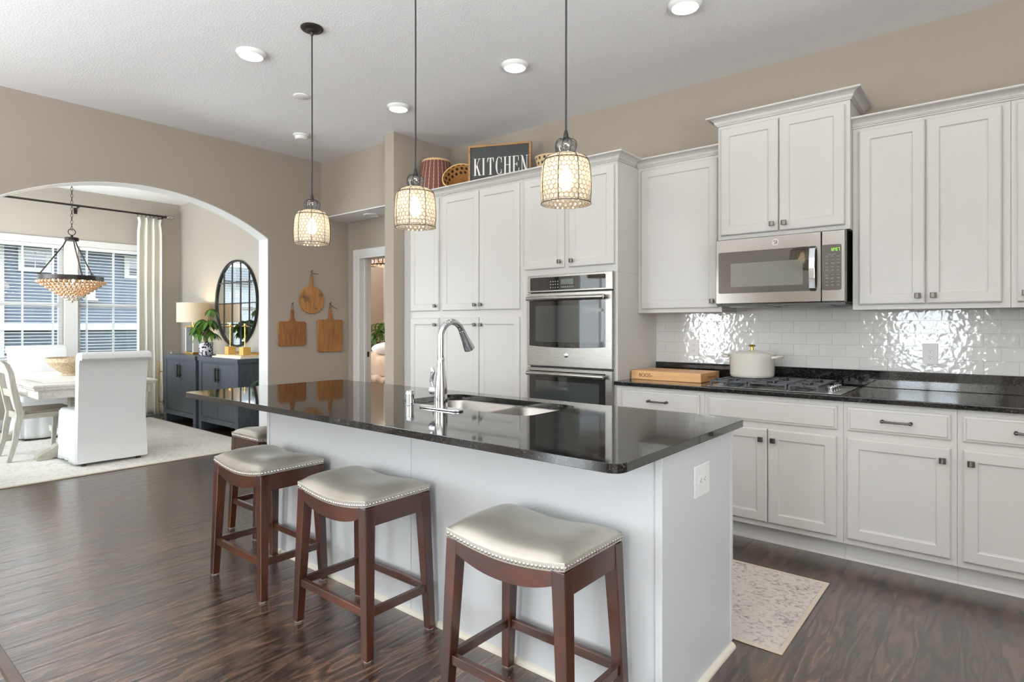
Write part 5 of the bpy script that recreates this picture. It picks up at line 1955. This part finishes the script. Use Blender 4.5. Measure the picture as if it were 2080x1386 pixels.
def slip_chair():
    """slipcovered parsons chair, local: sitter faces +X, back at -X"""
    t = thing('parsons_chair', 'x', 'chair')
    w = 0.275
    # back: padded slab with rolled-over top, slight lean
    pr = [(-0.292, 0.03), (-0.272, 0.48), (-0.278, 0.60), (-0.30, 0.80), (-0.325, 0.94), (-0.345, 0.975), (-0.37, 0.985), (-0.40, 0.975), (-0.42, 0.99), (-0.415, 1.02), (-0.39, 1.04), (-0.34, 1.048), (-0.28, 1.04), (-0.24, 1.015), (-0.222, 0.97), (-0.205, 0.86), (-0.18, 0.62), (-0.165, 0.48), (-0.20, 0.03)]
    mb = MB()
    n = len(pr)
    lv = [(-1.0, 0.90), (-0.985, 0.97), (-0.94, 1.0), (0.94, 1.0), (0.985, 0.97), (1.0, 0.90)]
    cxp = sum(p[0] for p in pr) / n
    vs = []
    for f, k in lv:
        for x, z in pr:
            flare = 1 + 0.03 * max(0, (z - 0.7)) / 0.3 + 0.05 * max(0, 0.45 - z) / 0.45
            vs.append((cxp + (x - cxp) * (0.75 + 0.25 * k if k < 1 else 1), f * w * flare, z if k == 1 else 0.75 + (z - 0.75) * k ** 0.2))
    fs = [(i * n + j, i * n + (j + 1) % n, (i + 1) * n + (j + 1) % n, (i + 1) * n + j) for i in range(len(lv) - 1) for j in range(n)]
    fs += [list(range(n)), list(range((len(lv) - 1) * n, len(lv) * n))]
    mb.add(vs, fs, True)
    mb.build('back_cover', M['slip'], t, False, angle=50)
    # seat cushion
    mb = MB().box(-0.20, 0.33, -w, w, 0.40, 0.495)
    mb.build('seat_cover', M['slip'], t, False, bevel=0.03, seg=4)
    # skirt: flared, gently rippled panels with corner pleats
    per = []
    N = 26
    for a, b in (((-0.24, -w), (0.325, -w)), ((0.325, -w), (0.325, w)), ((0.325, w), (-0.24, w)), ((-0.24, w), (-0.24, -w))):
        for i in range(N):
            q = i / N
            per.append((a[0] + (b[0] - a[0]) * q, a[1] + (b[1] - a[1]) * q, q))
    m = len(per)
    vs = []
    rows = 10
    for j in range(rows + 1):
        h = j / rows
        for i, (x, y, q) in enumerate(per):
            ed = abs(2 * q - 1)
            pleat = -0.018 * math.exp(-((min(q, 1 - q) - 0.035) / 0.03) ** 2) * h
            rip = 0.006 * math.sin(i * 0.9 + 1.3 * math.sin(i * 0.37)) * h * (0.4 if i // N == 3 else 1)
            k = 1 + (0.022 * h + pleat + rip) / 0.3
            vs.append((0.03 + (x - 0.03) * (1 + (k - 1) * 0.9), y * k, 0.47 - 0.445 * h + 0.006 * math.sin(i * 0.31) * h))
    fs = [(j * m + i, j * m + (i + 1) % m, (j + 1) * m + (i + 1) % m, (j + 1) * m + i) for j in range(rows) for i in range(m)]
    mb = MB().add(vs, fs, True)
    o = mb.build('skirt', M['slip'], t, False, angle=70)
    sm = o.modifiers.new('thickness', 'SOLIDIFY')
    sm.thickness = 0.004
    for x in (-0.235, 0.28):
        for s in (-1, 1):
            MB().taper([(x - 0.017, s * 0.225 - 0.017, 0), (x + 0.017, s * 0.225 - 0.017, 0), (x + 0.017, s * 0.225 + 0.017, 0), (x - 0.017, s * 0.225 + 0.017, 0)],
                       [(x - 0.022, s * 0.225 - 0.022, 0.42), (x + 0.022, s * 0.225 - 0.022, 0.42), (x + 0.022, s * 0.225 + 0.022, 0.42), (x - 0.022, s * 0.225 + 0.022, 0.42)]).build('leg', M['stool_wood'], t, False)
    return t


gch = 'white slipcovered chairs at the ends of the dining table'
pc = slip_chair()
pc.location = (-6.745, 1.945, RZ)
pc.rotation_euler = (0, 0, PI)
pc['label'] = 'white slipcovered dining chair with its back to the kitchen, nearest end of the table'
pc['group'] = gch
dup(pc, (-8.72, 1.915, RZ), 0, 'white slipcovered dining chair beyond the table, backed against the window', gch)


def side_chair():
    """klismos-like wooden chair, sitter faces +Y, near side is +X"""
    t = thing('wooden_dining_chair', 'grey painted wooden dining chair with curved stiles at the left of the table', 'chair')
    side = [(-0.29, 0.0), (-0.245, 0.18), (-0.225, 0.33), (-0.205, 0.44), (-0.225, 0.54), (-0.255, 0.70), (-0.275, 0.84), (-0.305, 0.925), (-0.335, 0.955)]
    wd = [0.019, 0.023, 0.026, 0.030, 0.028, 0.025, 0.023, 0.021, 0.015]
    f = [(y + w_, z) for (y, z), w_ in zip(side, wd)]
    b = [(y - w_, z) for (y, z), w_ in zip(side, wd)]
    for s in (-1, 1):
        MB().prism(f + b[::-1], s * 0.215 - 0.018, s * 0.215 + 0.018, 'x').build('rear_leg', M['grey_wood_z'], t, False, bevel=0.005)
        x = s * 0.2
        MB().taper([(x - 0.014, 0.126, 0), (x + 0.014, 0.126, 0), (x + 0.014, 0.158, 0), (x - 0.014, 0.158, 0)],
                   [(x - 0.021, 0.145, 0.405), (x + 0.021, 0.145, 0.405), (x + 0.021, 0.19, 0.405), (x - 0.021, 0.19, 0.405)]).build('front_leg', M['grey_wood_z'], t, False, bevel=0.003)
    k = MB()
    k.box(-0.225, -0.20, -0.19, 0.2, 0.395, 0.445).box(0.20, 0.225, -0.19, 0.2, 0.395, 0.445).box(-0.2, 0.2, 0.178, 0.2, 0.395, 0.445).box(-0.2, 0.2, -0.215, -0.19, 0.385, 0.445)
    k.build('seat_rail', M['grey_wood'], t, False, bevel=0.003)
    MB().prism(rounded_rect(-0.232, 0.232, -0.17, 0.225, 0.03, 4), 0.4455, 0.470, 'z').build('seat', M['seat_wood'], t, False, bevel=0.006)
    k = MB()
    for z0, z1, y0, y1 in ((0.83, 0.94, -0.285, -0.318),):
        k.taper([(-0.2, y0 - 0.012, z0), (0.2, y0 - 0.012, z0), (0.2, y0 + 0.012, z0), (-0.2, y0 + 0.012, z0)], [(-0.2, y1 - 0.012, z1), (0.2, y1 - 0.012, z1), (0.2, y1 + 0.012, z1), (-0.2, y1 + 0.012, z1)])
    k.build('top_rail', M['grey_wood'], t, False, bevel=0.004)
    k = MB()
    k.taper([(-0.2, -0.25, 0.60), (0.2, -0.25, 0.60), (0.2, -0.228, 0.60), (-0.2, -0.228, 0.60)], [(-0.2, -0.262, 0.67), (0.2, -0.262, 0.67), (0.2, -0.24, 0.67), (-0.2, -0.24, 0.67)])
    k.build('back_rail', M['grey_wood'], t, False, bevel=0.004)
    for i in range(2):
        for s in (-1, 1):
            pass
    return t


sc = side_chair()
sc.location = (-7.425, 1.605, RZ)

# chandelier
CX, CY = -7.85, 1.968
t = thing('bead_chandelier', 'round bronze chandelier hung with tiers of glass beads over the dining table', 'chandelier', (CX, CY, 0))
L_ = lambda mb: [(x + CX, y + CY, z) for x, y, z in mb]
MB().lathe([(0.0, 0), (0.065, 0), (0.062, -0.02), (0.02, -0.03), (0.0, -0.03)], 24, None, (CX, CY, ZC - 0.0005)).build('canopy', M['bronze'], t)
z = 2.36
lk = MB()
i = 0
while z < ZC - 0.03:
    pts = []
    for k in range(10):
        a = 2 * PI * k / 10
        u, v = 0.0105 * math.cos(a), 0.022 * math.sin(a)
        pts.append((CX + (u if i % 2 else 0), CY + (0 if i % 2 else u), z + v))
    lk.tube(pts, 0.0026, 6, True)
    z += 0.036
    i += 1
lk.build('chain', M['bronze'], t)
hb = MB().lathe([(0.0, 2.262), (0.062, 2.262), (0.064, 2.256), (0.064, 2.232), (0.058, 2.226), (0.0, 2.226)], 28, None, (CX, CY, 0)).tube([(CX, CY, 2.262), (CX, CY, 2.29)], 0.012, 10)
hb.tube([(CX, CY + 0.034 * math.cos(2 * PI * k / 20), 2.323 + 0.034 * math.sin(2 * PI * k / 20)) for k in range(20)], 0.0045, 8, True).build('hub', M['bronze'], t)
RR = 0.292
for a in (R(25), R(145), R(265)):
    c, s = math.cos(a), math.sin(a)
    MB().tube([(CX + 0.05 * c, CY + 0.05 * s, 2.228), (CX + 0.075 * c, CY + 0.075 * s, 2.17), (CX + (RR - 0.01) * c, CY + (RR - 0.01) * s, 1.845)], 0.0065, 8).tube([(CX + (RR - 0.012) * c, CY + (RR - 0.012) * s + 0.014 * math.cos(2 * PI * k / 12), 1.846 + 0.014 * math.sin(2 * PI * k / 12)) for k in range(12)], 0.003, 6, True).build('support_rod', M['bronze'], t)
MB().lathe([(RR - 0.006, 1.788), (RR, 1.788), (RR, 1.838), (RR - 0.006, 1.838), (RR - 0.006, 1.788)], 64, None, (CX, CY, 0), caps=False).build('ring_band', M['bronze'], t)
fr = MB()
tiers = [(0.300, 1.772, 42), (0.262, 1.742, 36), (0.222, 1.715, 31), (0.185, 1.690, 26), (0.15, 1.664, 21), (0.115, 1.638, 16), (0.08, 1.612, 11), (0.045, 1.588, 6), (0.0, 1.566, 1)]
for r, zz, n in tiers[:-1]:
    fr.tube([(CX + (r - 0.004) * math.cos(2 * PI * k / 40), CY + (r - 0.004) * math.sin(2 * PI * k / 40), zz + 0.017) for k in range(40)], 0.0022, 5, True)
for k in range(8):
    a = 2 * PI * k / 8
    fr.tube([(CX + r * math.cos(a), CY + r * math.sin(a), zz + 0.017) for r, zz, n in tiers[:-1]], 0.002, 5)
fr.build('bead_frame', M['bronze'], t)
bead = MB().sphere((0, 0, 0), 0.0165, 12, 8, (1, 1, 1.1))
proto = None
silver = None
allb = []
for r, zz, n in tiers:
    for k in range(n):
        a = 2 * PI * (k + 0.5 * (n % 2)) / n
        allb.append((r * math.cos(a), r * math.sin(a), zz))
allb.sort(key=lambda p: -(p[0] * 0.97 - p[1] * 0.24))
rest = MB()
for i, p in enumerate(allb):
    if i < 100:
        if proto is None:
            proto = bead.build('glass_bead', M['amber'], t, False)
            b = proto
        else:
            b = proto.copy()
            COL.objects.link(b)
            b.parent = t
        b.location = p
        if p[2] < 1.63:
            if silver is None:
                silver = b.data.copy()
                silver.materials[0] = M['silver_bead']
            b.data = silver
    else:
        rest.sphere((CX + p[0], CY + p[1], p[2]), 0.0165, 10, 6, (1, 1, 1.1))
o = rest.build('glass_beads', M['amber'], t)
o['kind'] = 'stuff'
for k in range(5):
    a = 2 * PI * k / 5 + 0.3
    MB().lathe([(0.0, 0.03), (0.012, 0.02), (0.014, 0.0), (0.008, -0.02), (0.0, -0.022)], 12, None, (CX + 0.17 * math.cos(a), CY + 0.17 * math.sin(a), 1.80), caps=False).build('bulb', M['bulb'], t)
point_light('chandelier_light', (0, 0, 1.86), 3.5, (1, 0.72, 0.5), 0.12, t)

# curtain and rod
RX = -9.42
t = thing('curtain_rod', 'dark bronze curtain rod above the dining window with clear finial', 'curtain rod', (RX, 2.0, 2.885))
MB().cyl((RX, 0.3, 2.885), (RX, 3.49, 2.885), 0.0135, 12).build('rod', M['bronze'], t)
MB().lathe([(0.0135, 0), (0.021, 0.004), (0.021, 0.014), (0.012, 0.02)], 14, Matrix.Translation((RX, 3.487, 2.885)) @ Matrix.Rotation(-PI / 2, 4, 'X')).build('finial_collar', M['bronze'], t)
MB().sphere((RX, 3.56, 2.885), 0.034, 12, 8, (1, 1.65, 1)).build('finial', M['clear'], t)
for y in (2.43, 3.46):
    MB().box(RX - 0.012, RX + 0.012, y - 0.012, y + 0.012, 2.86, 2.878).tube([(RX, y, 2.865), (RX - 0.06, y, 2.845), (XW, y, 2.845)], 0.007, 8).box(XW, XW + 0.008, y - 0.018, y + 0.018, 2.79, 2.87).build('bracket', M['bronze'], t)
t = thing('curtain', 'off white pleated curtain panel hanging at the right of the dining window', 'curtain', (RX, 3.29, 0))


def cur(u, v):
    zt = 2.835
    z = zt - (zt - 0.035) * v
    hw = 0.165 + 0.012 * v - 0.018 * math.exp(-((v - 0.03) / 0.02) ** 2)
    amp = 0.036 + 0.016 * v
    y = 3.285 + hw * (2 * u - 1)
    x = RX + amp * math.sin(u * 2 * PI * 3.5) + 0.006 * math.sin(v * 9 + u * 20)
    return (x, y + 0.012 * math.cos(u * 2 * PI * 3.5) * (0.4 + v), z)


o = MB().grid(cur, 96, 40).build('panel', M['linen'], t, angle=180)
sm = o.modifiers.new('thickness', 'SOLIDIFY')
sm.thickness = 0.003
for i in range(7):
    y = 3.135 + 0.31 * i / 6
    MB().tube([(RX + 0.021 * math.cos(2 * PI * k / 16), y, 2.882 + 0.021 * math.sin(2 * PI * k / 16) - 0.006) for k in range(16)], 0.003, 6, True).tube([(RX, y, 2.856), (RX, y, 2.838)], 0.002, 5).build('curtain_ring', M['bronze'], t)

# buffets
def buffet(x0, x1, label):
    y0, y1, zt = 3.272, 3.722, 0.912
    t = thing('buffet_cabinet', label, 'cabinet', ((x0 + x1) / 2, (y0 + y1) / 2, 0), 0, 'charcoal buffets under the round mirror')
    MB().box(x0 - 0.012, x1 + 0.012, y0 - 0.012, y1, zt - 0.05, zt).build('cabinet_top', M['buffet'], t, bevel=0.002)
    k = MB().box(x0, x0 + 0.075, y0, y1, 0, zt - 0.0505).box(x1 - 0.075, x1, y0, y1, 0, zt - 0.0505)
    k.box(x0 + 0.075, x1 - 0.075, y0, y1, zt - 0.075, zt - 0.0505).box(x0 + 0.075, x1 - 0.075, y0, y1, 0.11, 0.17).box(x0 + 0.075, x1 - 0.075, y0 + 0.03, y1, 0.17, zt - 0.075)
    k.build('carcass', M['buffet'], t, bevel=0.002)
    xm = (x0 + x1) / 2
    for a, b, s in ((x0 + 0.078, xm - 0.002, 1), (xm + 0.002, x1 - 0.078, -1)):
        d = MB().box(a, b, y0 + 0.006, y0 + 0.028, 0.173, zt - 0.078).build('door', M['buffet'], t, bevel=0.002)
        xh = b - 0.035 if s > 0 else a + 0.035
        MB().box(xh - 0.012, xh + 0.012, y0 - 0.02, y0 - 0.008, 0.62, 0.79).box(xh - 0.006, xh + 0.006, y0 - 0.01, y0 + 0.008, 0.64, 0.652).box(xh - 0.006, xh + 0.006, y0 - 0.01, y0 + 0.008, 0.758, 0.77).build('bar_handle', M['bronze'], d, bevel=0.001)
    return t


buffet(-8.865, -7.875, 'charcoal stained buffet cabinet at the left, with the lamp on it')
buffet(-7.785, -6.755, 'charcoal stained buffet cabinet at the right, with books and gold candleholders on it')

# round mirror with window grid
MXc, MZc, MR = -7.737, 1.592, 0.565
t = thing('round_mirror', 'round black framed window-pane mirror above the buffets', 'mirror', (MXc, YM, MZc))
Mm = Matrix.Translation((MXc, YM - 0.001, MZc)) @ Matrix.Rotation(PI / 2, 4, 'X')
MB().lathe([(0.0, 0.0), (MR - 0.02, 0.0), (MR - 0.02, 0.012), (0.0, 0.012)], 72, Mm, caps=False).build('glass', M['mirror'], t)
MB().lathe([(MR - 0.022, 0), (MR, 0), (MR + 0.004, 0.03), (MR, 0.038), (MR - 0.018, 0.03), (MR - 0.022, 0)], 72, Mm, caps=False).build('frame', M['black'], t)
k = MB()
for i in range(4):
    dx = (-0.345 + 0.23 * i)
    hz = math.sqrt(MR ** 2 - dx ** 2) - 0.01
    k.box(MXc + dx - 0.0075, MXc + dx + 0.0075, YM - 0.021, YM - 0.013, MZc - hz, MZc + hz)
for dz in (-0.275, 0.0, 0.275):
    hx2 = math.sqrt(MR ** 2 - dz ** 2) - 0.01
    k.box(MXc - hx2, MXc + hx2, YM - 0.020, YM - 0.013, MZc + dz - 0.0075, MZc + dz + 0.0075)
    for i in range(4):
        k.lathe([(0.015, 0), (0.013, 0.004), (0, 0.006)], 12, Matrix.Translation((MXc - 0.345 + 0.23 * i, YM - 0.02, MZc + dz)) @ Matrix.Rotation(PI / 2, 4, 'X'))
k.build('muntin_grid', M['black'], t)

# lamp
LX, LY, LZ0 = -8.50, 3.50, 0.9125
t = thing('table_lamp', 'table lamp with white drum shade and clear block base, standing on the left buffet', 'lamp', (LX, LY, LZ0))
MB().lathe([(0.198, 1.345), (0.20, 1.347), (0.20, 1.607), (0.198, 1.609), (0.196, 1.607), (0.196, 1.347), (0.198, 1.345)], 48, None, (LX, LY, 0), caps=False).build('lamp_shade', M['lampshade'], t)
k = MB().box(LX - 0.10, LX + 0.10, LY - 0.05, LY + 0.05, LZ0 + 0.03, LZ0 + 0.365)
k.build('clear_column', M['clear'], t, bevel=0.004)
for xx in (-0.112, 0.112):
    MB().box(LX + xx - 0.012, LX + xx + 0.012, LY - 0.05, LY + 0.05, LZ0 + 0.0305, LZ0 + 0.365).build('side_post', M['white_lacq'], t, bevel=0.002)
MB().box(LX - 0.125, LX + 0.125, LY - 0.06, LY + 0.06, LZ0, LZ0 + 0.03).build('base_plate', M['gold'], t, bevel=0.003)
MB().box(LX - 0.125, LX + 0.125, LY - 0.055, LY + 0.055, LZ0 + 0.3655, LZ0 + 0.388).build('cap_plate', M['gold'], t, bevel=0.003)
MB().cyl((LX, LY, LZ0 + 0.388), (LX, LY, 1.47), 0.012, 12).build('stem', M['gold'], t)
MB().lathe([(0.014, 1.42), (0.03, 1.46), (0.03, 1.49), (0.0, 1.53)], 16, None, (LX, LY, 0), caps=False).build('bulb', M['bulb'], t)
point_light('lamp_light', (0, 0, 1.50 - LZ0), 10, (1, 0.72, 0.42), 0.04, t)

# potted plant between the buffets' tops
QX, QY, QZ = -7.99, 3.45, 0.9125
t = thing('potted_tree', 'small leafy money tree in a blue and white pot on the left buffet', 'plant', (QX, QY, QZ))
MB().lathe([(0.0, 0), (0.078, 0), (0.082, 0.006), (0.085, 0.17), (0.08, 0.172), (0.078, 0.16), (0.0, 0.158)], 30, None, (QX, QY, QZ), caps=False).build('pot', M['pot'], t)
MB().lathe([(0.078, 0.159), (0.0, 0.162)], 20, None, (QX, QY, QZ), caps=False).build('soil', M['soil'], t)
k = MB()
for ph in (0, 2.1, 4.2):
    k.tube([(QX + 0.014 * math.cos(ph + i * 0.9), QY + 0.014 * math.sin(ph + i * 0.9), QZ + 0.15 + i * 0.022) for i in range(9)], [0.014 - 0.0006 * i for i in range(9)], 8)
k.build('braided_trunk', M['bark'], t)
lf = MB()
st_ = MB()
rn = random.Random(11)
for i in range(17):
    a = 2 * PI * i / 17 + rn.uniform(-0.25, 0.25)
    r = rn.uniform(0.05, 0.21)
    top_ = Vector((QX + r * math.cos(a), QY + r * math.sin(a) * 0.75, QZ + rn.uniform(0.33, 0.52) - r * 0.35))
    if i == 3:
        top_ = Vector((QX + 0.22, QY - 0.02, QZ + 0.60))
    b0 = Vector((QX, QY, QZ + 0.31))
    mid = (b0 + top_) / 2 + Vector((0, 0, 0.05))
    st_.tube([b0, mid, top_], 0.0035, 5)
    for q in range(6):
        b = a + (q - 2.5) * 1.0
        leaf_mesh(lf, top_, (math.cos(b), math.sin(b), -0.55 + rn.uniform(-0.3, 0.2)), (0, 0, 1), rn.uniform(0.11, 0.16), rn.uniform(0.045, 0.06), 0.35)
st_.build('stems', M['leaf_dark'], t)
lf.build('leaves', M['leaf'], t)

# books, tray and candleholders on the right buffet
t = thing('book_stack', 'pair of large white books lying flat on the right buffet under the gold candleholders', 'books', (-7.05, 3.46, 0.9125))
k = MB().box(-7.50, -6.78, 3.31, 3.60, 0.9125, 0.9305)
k.build('lower_book', M['white_lacq'], t, bevel=0.002)
MB().box(-7.44, -6.80, 3.33, 3.585, 0.931, 0.949).build('upper_book', simple('cream_book_cover', srgb(228, 208, 168), 0.5), t, bevel=0.002)
t = thing('picture_frame_tray', 'low black and gold tray lying behind the books on the right buffet', 'tray', (-7.3, 3.66, 0.9125))
MB().box(-7.72, -6.82, 3.615, 3.70, 0.9125, 0.93).build('tray_base', M['black'], t, bevel=0.002)
MB().box(-7.73, -6.81, 3.608, 3.614, 0.9125, 0.965).box(-7.73, -6.81, 3.701, 3.707, 0.9125, 0.965).build('gold_rim', M['gold'], t)
t.name = 'decor_tray'


def candleholder(x, label):
    t = thing('candleholder', label, 'candleholder', (x, 3.44, 0.9495), 0, 'gold block candleholders on the white books')
    z = 0.9495
    MB().box(x - 0.048, x + 0.048, 3.392, 3.488, z, z + 0.095).build('block', M['gold_matte'], t, bevel=0.003)
    k = MB().cyl((x, 3.44, z + 0.095), (x, 3.44, z + 0.34), 0.007, 10)
    k.build('stem', M['gold'], t)
    MB().lathe([(0.008, z + 0.335), (0.04, z + 0.338), (0.042, z + 0.346), (0.03, z + 0.348), (0.012, z + 0.35), (0.012, z + 0.375), (0.0, z + 0.375)], 20, None, (x, 3.44, 0), caps=False).build('candle_cup', M['gold'], t)


candleholder(-7.30, 'gold block candleholder at the left on the white books, in front of the mirror')
candleholder(-6.93, 'gold block candleholder at the right on the white books, next to the arch jamb')

# floor plant behind the jamb
t = thing('floor_plant', 'green palm fronds peeking out behind the arch jamb beside the right buffet', 'plant', (-6.38, 3.50, 0))
MB().lathe([(0.0, 0.0), (0.10, 0), (0.13, 0.26), (0.12, 0.26), (0.11, 0.24), (0.0, 0.24)], 26, None, (-6.38, 3.50, 0.0005), caps=False).build('pot', M['white_lacq'], t)
lf = MB()
rn = random.Random(5)
for i in range(15):
    a = rn.uniform(0, 2 * PI)
    d = Vector((math.cos(a), math.sin(a) * 0.55, 0))
    ln = rn.uniform(0.14, 0.28)
    hgt = rn.uniform(0.30, 0.50)
    b0 = Vector((-6.38, 3.50, 0.24))
    pts = [b0 + d * ln * q + Vector((0, 0, hgt * math.sin(q * 1.9))) for q in (0, 0.25, 0.5, 0.75, 1.0)]
    lf.tube(pts, 0.003, 5)
    for q in range(2, 5):
        for s in (-1, 1):
            sd = d.cross(Vector((0, 0, 1))) * s
            leaf_mesh(lf, pts[q], d * 0.7 + sd * 0.8 + Vector((0, 0, -0.3)), (0, 0, 1), 0.12, 0.024, 0.4, 3)
lf.build('fronds', M['leaf_dark'], t)

# bar cart in the far corner
t = thing('bar_cart', 'slim brass bar cart with glass shelves in the dining room corner beside the buffet', 'bar cart', (-9.2, 3.48, 0))
bx0, bx1, by0, by1 = -9.30, -8.915, 3.36, 3.68
for x in (bx0, bx1):
    for y in (by0, by1):
        lg = MB().cyl((x, y, 0.05), (x, y, 0.78), 0.009, 10).build('post', M['gold'], t)
        MB().lathe([(0.0, 0), (0.018, 0.0), (0.022, 0.012), (0.02, 0.035), (0.01, 0.05), (0, 0.05)], 12, None, (x, y, 0.0005), caps=False).build('caster', M['clear'], lg)
for z in (0.21, 0.645):
    k = MB()
    for a in ((bx0, bx1, by0, by0), (bx0, bx1, by1, by1), (bx0, bx0, by0, by1), (bx1, bx1, by0, by1)):
        k.tube([(a[0], a[2], z), (a[1], a[3], z)], 0.006, 8)
    sf = k.build('shelf_rim', M['gold'], t)
    MB().box(bx0, bx1, by0, by1, z + 0.006, z + 0.014).build('glass_shelf', M['clear'], sf)
t2 = thing('liquor_bottle', 'clear bottle with a white label on the upper shelf of the bar cart', 'bottle', (-9.09, 3.45, 0.6595))
MB().lathe([(0.0, 0), (0.05, 0), (0.053, 0.008), (0.053, 0.15), (0.04, 0.18), (0.017, 0.20), (0.015, 0.27), (0.018, 0.272), (0.018, 0.285), (0.0, 0.285)], 22, None, (-9.09, 3.45, 0.6595), caps=False).build('glass', M['clear'], t2)
MB().lathe([(0.0536, 0.02), (0.0538, 0.02), (0.0538, 0.13), (0.0536, 0.13)], 22, None, (-9.09, 3.45, 0.6595), caps=False).build('paper_label', M['label'], t2)
t2 = thing('wine_bottle', 'dark red wine bottle with a white label on the lower shelf of the bar cart', 'bottle', (-9.08, 3.45, 0.2245))
MB().lathe([(0.0, 0), (0.042, 0), (0.046, 0.01), (0.046, 0.17), (0.03, 0.215), (0.016, 0.24), (0.015, 0.31), (0.0, 0.31)], 22, None, (-9.08, 3.45, 0.2245), caps=False).build('glass', M['wine'], t2)
MB().lathe([(0.0466, 0.03), (0.0468, 0.03), (0.0468, 0.125), (0.0466, 0.125)], 22, None, (-9.08, 3.45, 0.2245), caps=False).build('paper_label', M['label'], t2)
MB().lathe([(0.0165, 0.25), (0.0175, 0.25), (0.0175, 0.312), (0.0, 0.313)], 16, None, (-9.08, 3.45, 0.2245), caps=False).build('foil', simple('copper_foil', srgb(196, 140, 116), 0.35, 0.6), t2)

# ------------------------------------------------------------------ bedroom glimpse
t = thing('bed', 'bed with cream duvet seen through the hall doorway', 'bed', (-8.6, 6.9, 0))
MB().box(-9.4, -6.9, 6.16, 6.86, 0.12, 0.42).build('bed_frame', M['bedframe'], t, bevel=0.01)


def duv(u, v):
    x = -9.38 + 2.46 * u
    y = 6.12 + 0.72 * v
    z = 0.80 - 0.30 * math.exp(-v * 22) + 0.02 * math.sin(x * 9) + 0.012 * math.sin(x * 23 + v * 7)
    return (x, y, z)


mb = MB().grid(duv, 80, 30)
mb.grid(lambda u, v: (-9.38 + 2.46 * u, 6.12 - 0.03 * math.sin(v * PI) + 0.012 * math.sin(u * 70) * v, duv(u, 0)[2] - 0.15 * v + 0.012 * math.sin(u * 45)), 80, 8)
mb.build('duvet', M['duvet'], t, angle=180)
MB().sphere((-8.05, 6.55, 0.9), 0.45, 20, 12, (1.0, 0.55, 0.27)).build('pillow', M['pillow'], t)
t = thing('bedroom_plant', 'bushy green plant behind the bed seen through the doorway', 'plant', (-9.25, 7.25, 0))
lf = MB()
rn = random.Random(21)
for i in range(190):
    p = Vector((-9.25 + rn.uniform(-0.5, 0.5), 7.25 + rn.uniform(-0.15, 0.25), rn.uniform(0.7, 1.36)))
    a = rn.uniform(0, 2 * PI)
    leaf_mesh(lf, p, (math.cos(a), -abs(math.sin(a)) * 0.6, rn.uniform(-0.6, 0.5)), (0, 0, 1), rn.uniform(0.14, 0.24), rn.uniform(0.06, 0.09), 0.4, 3)
lf.build('leaves', M['leaf'], t)
k = MB()
for i in range(9):
    k.tube([(-9.25 + rn.uniform(-0.05, 0.05), 7.25, 0.3), (-9.25 + rn.uniform(-0.4, 0.4), 7.25, 1.3)], 0.008, 6)
k.build('stems', M['bark'], t)
MB().lathe([(0.0, 0.0), (0.14, 0), (0.18, 0.35), (0.165, 0.35), (0.15, 0.32), (0.0, 0.32)], 20, None, (-9.25, 7.25, 0.0005), caps=False).build('pot', M['white_lacq'], t)
NX, NY, NZ = -7.85, 6.2, 2.28
t = thing('bedroom_chandelier', 'dark ringed bedroom chandelier glimpsed at the top of the doorway', 'chandelier', (NX, NY, NZ))
MB().lathe([(0.29, 0.12), (0.30, 0.12), (0.30, 0.165), (0.29, 0.165), (0.29, 0.12)], 40, None, (NX, NY, NZ), caps=False).lathe([(0.25, 0.0), (0.26, 0.0), (0.26, 0.02), (0.25, 0.02), (0.25, 0.0)], 40, None, (NX, NY, NZ), caps=False).build('rings', M['bronze'], t)
k = MB()
for i in range(28):
    a = 2 * PI * i / 28
    k.lathe([(0.0, 0.115), (0.012, 0.10), (0.014, 0.03), (0.0, 0.005)], 8, None, (NX + 0.28 * math.cos(a), NY + 0.28 * math.sin(a), NZ), caps=False)
    k.lathe([(0.0, 0.29), (0.012, 0.28), (0.014, 0.19), (0.0, 0.17)], 8, None, (NX + 0.27 * math.cos(a), NY + 0.27 * math.sin(a), NZ), caps=False)
k.build('crystal_drops', M['amber'], t)
MB().cyl((NX, NY, NZ + 0.25), (NX, NY, ZC), 0.008, 8).build('stem', M['bronze'], t)
for i in range(3):
    a = 2 * PI * i / 3
    MB().tube([(NX, NY, NZ + 0.3), (NX + 0.295 * math.cos(a), NY + 0.295 * math.sin(a), NZ + 0.16)], 0.005, 6).build('arm', M['bronze'], t)
point_light('bedroom_chandelier_light', (0, 0, 0.1), 22, (1, 0.8, 0.6), 0.1, t)


# ------------------------------------------------------------------ curtains of the great-room windows behind the camera
def long_curtain(x, label):
    t = thing('long_curtain', label, 'curtain', (x, YB + 0.1, 0), 0, 'pale curtains at the great-room windows')
    o = MB().grid(lambda u, v: (0.3 * (2 * u - 1), 0.035 * math.sin(u * 2 * PI * 5), 2.75 - 2.72 * v), 80, 12).build('panel', M['linen'], t, False, angle=180)
    s = o.modifiers.new('thickness', 'SOLIDIFY')
    s.thickness = 0.003


for x, lb in ((-1.8, 'pale curtain at the left of the great-room window behind the camera'), (-0.3, 'pale curtain at the right of the great-room window behind the camera')):
    long_curtain(x, lb)
t = thing('long_curtain', 'pale curtain at the great-room side window, seen only as a reflection in the oven glass', 'curtain', (XL + 0.09, -1.2, 0))
o = MB().grid(lambda u, v: (0.04 * math.sin(u * 2 * PI * 5), 0.3 * (2 * u - 1), 2.75 - 2.72 * v), 80, 12).build('panel', M['linen'], t, False, angle=180)
s = o.modifiers.new('thickness', 'SOLIDIFY')
s.thickness = 0.003
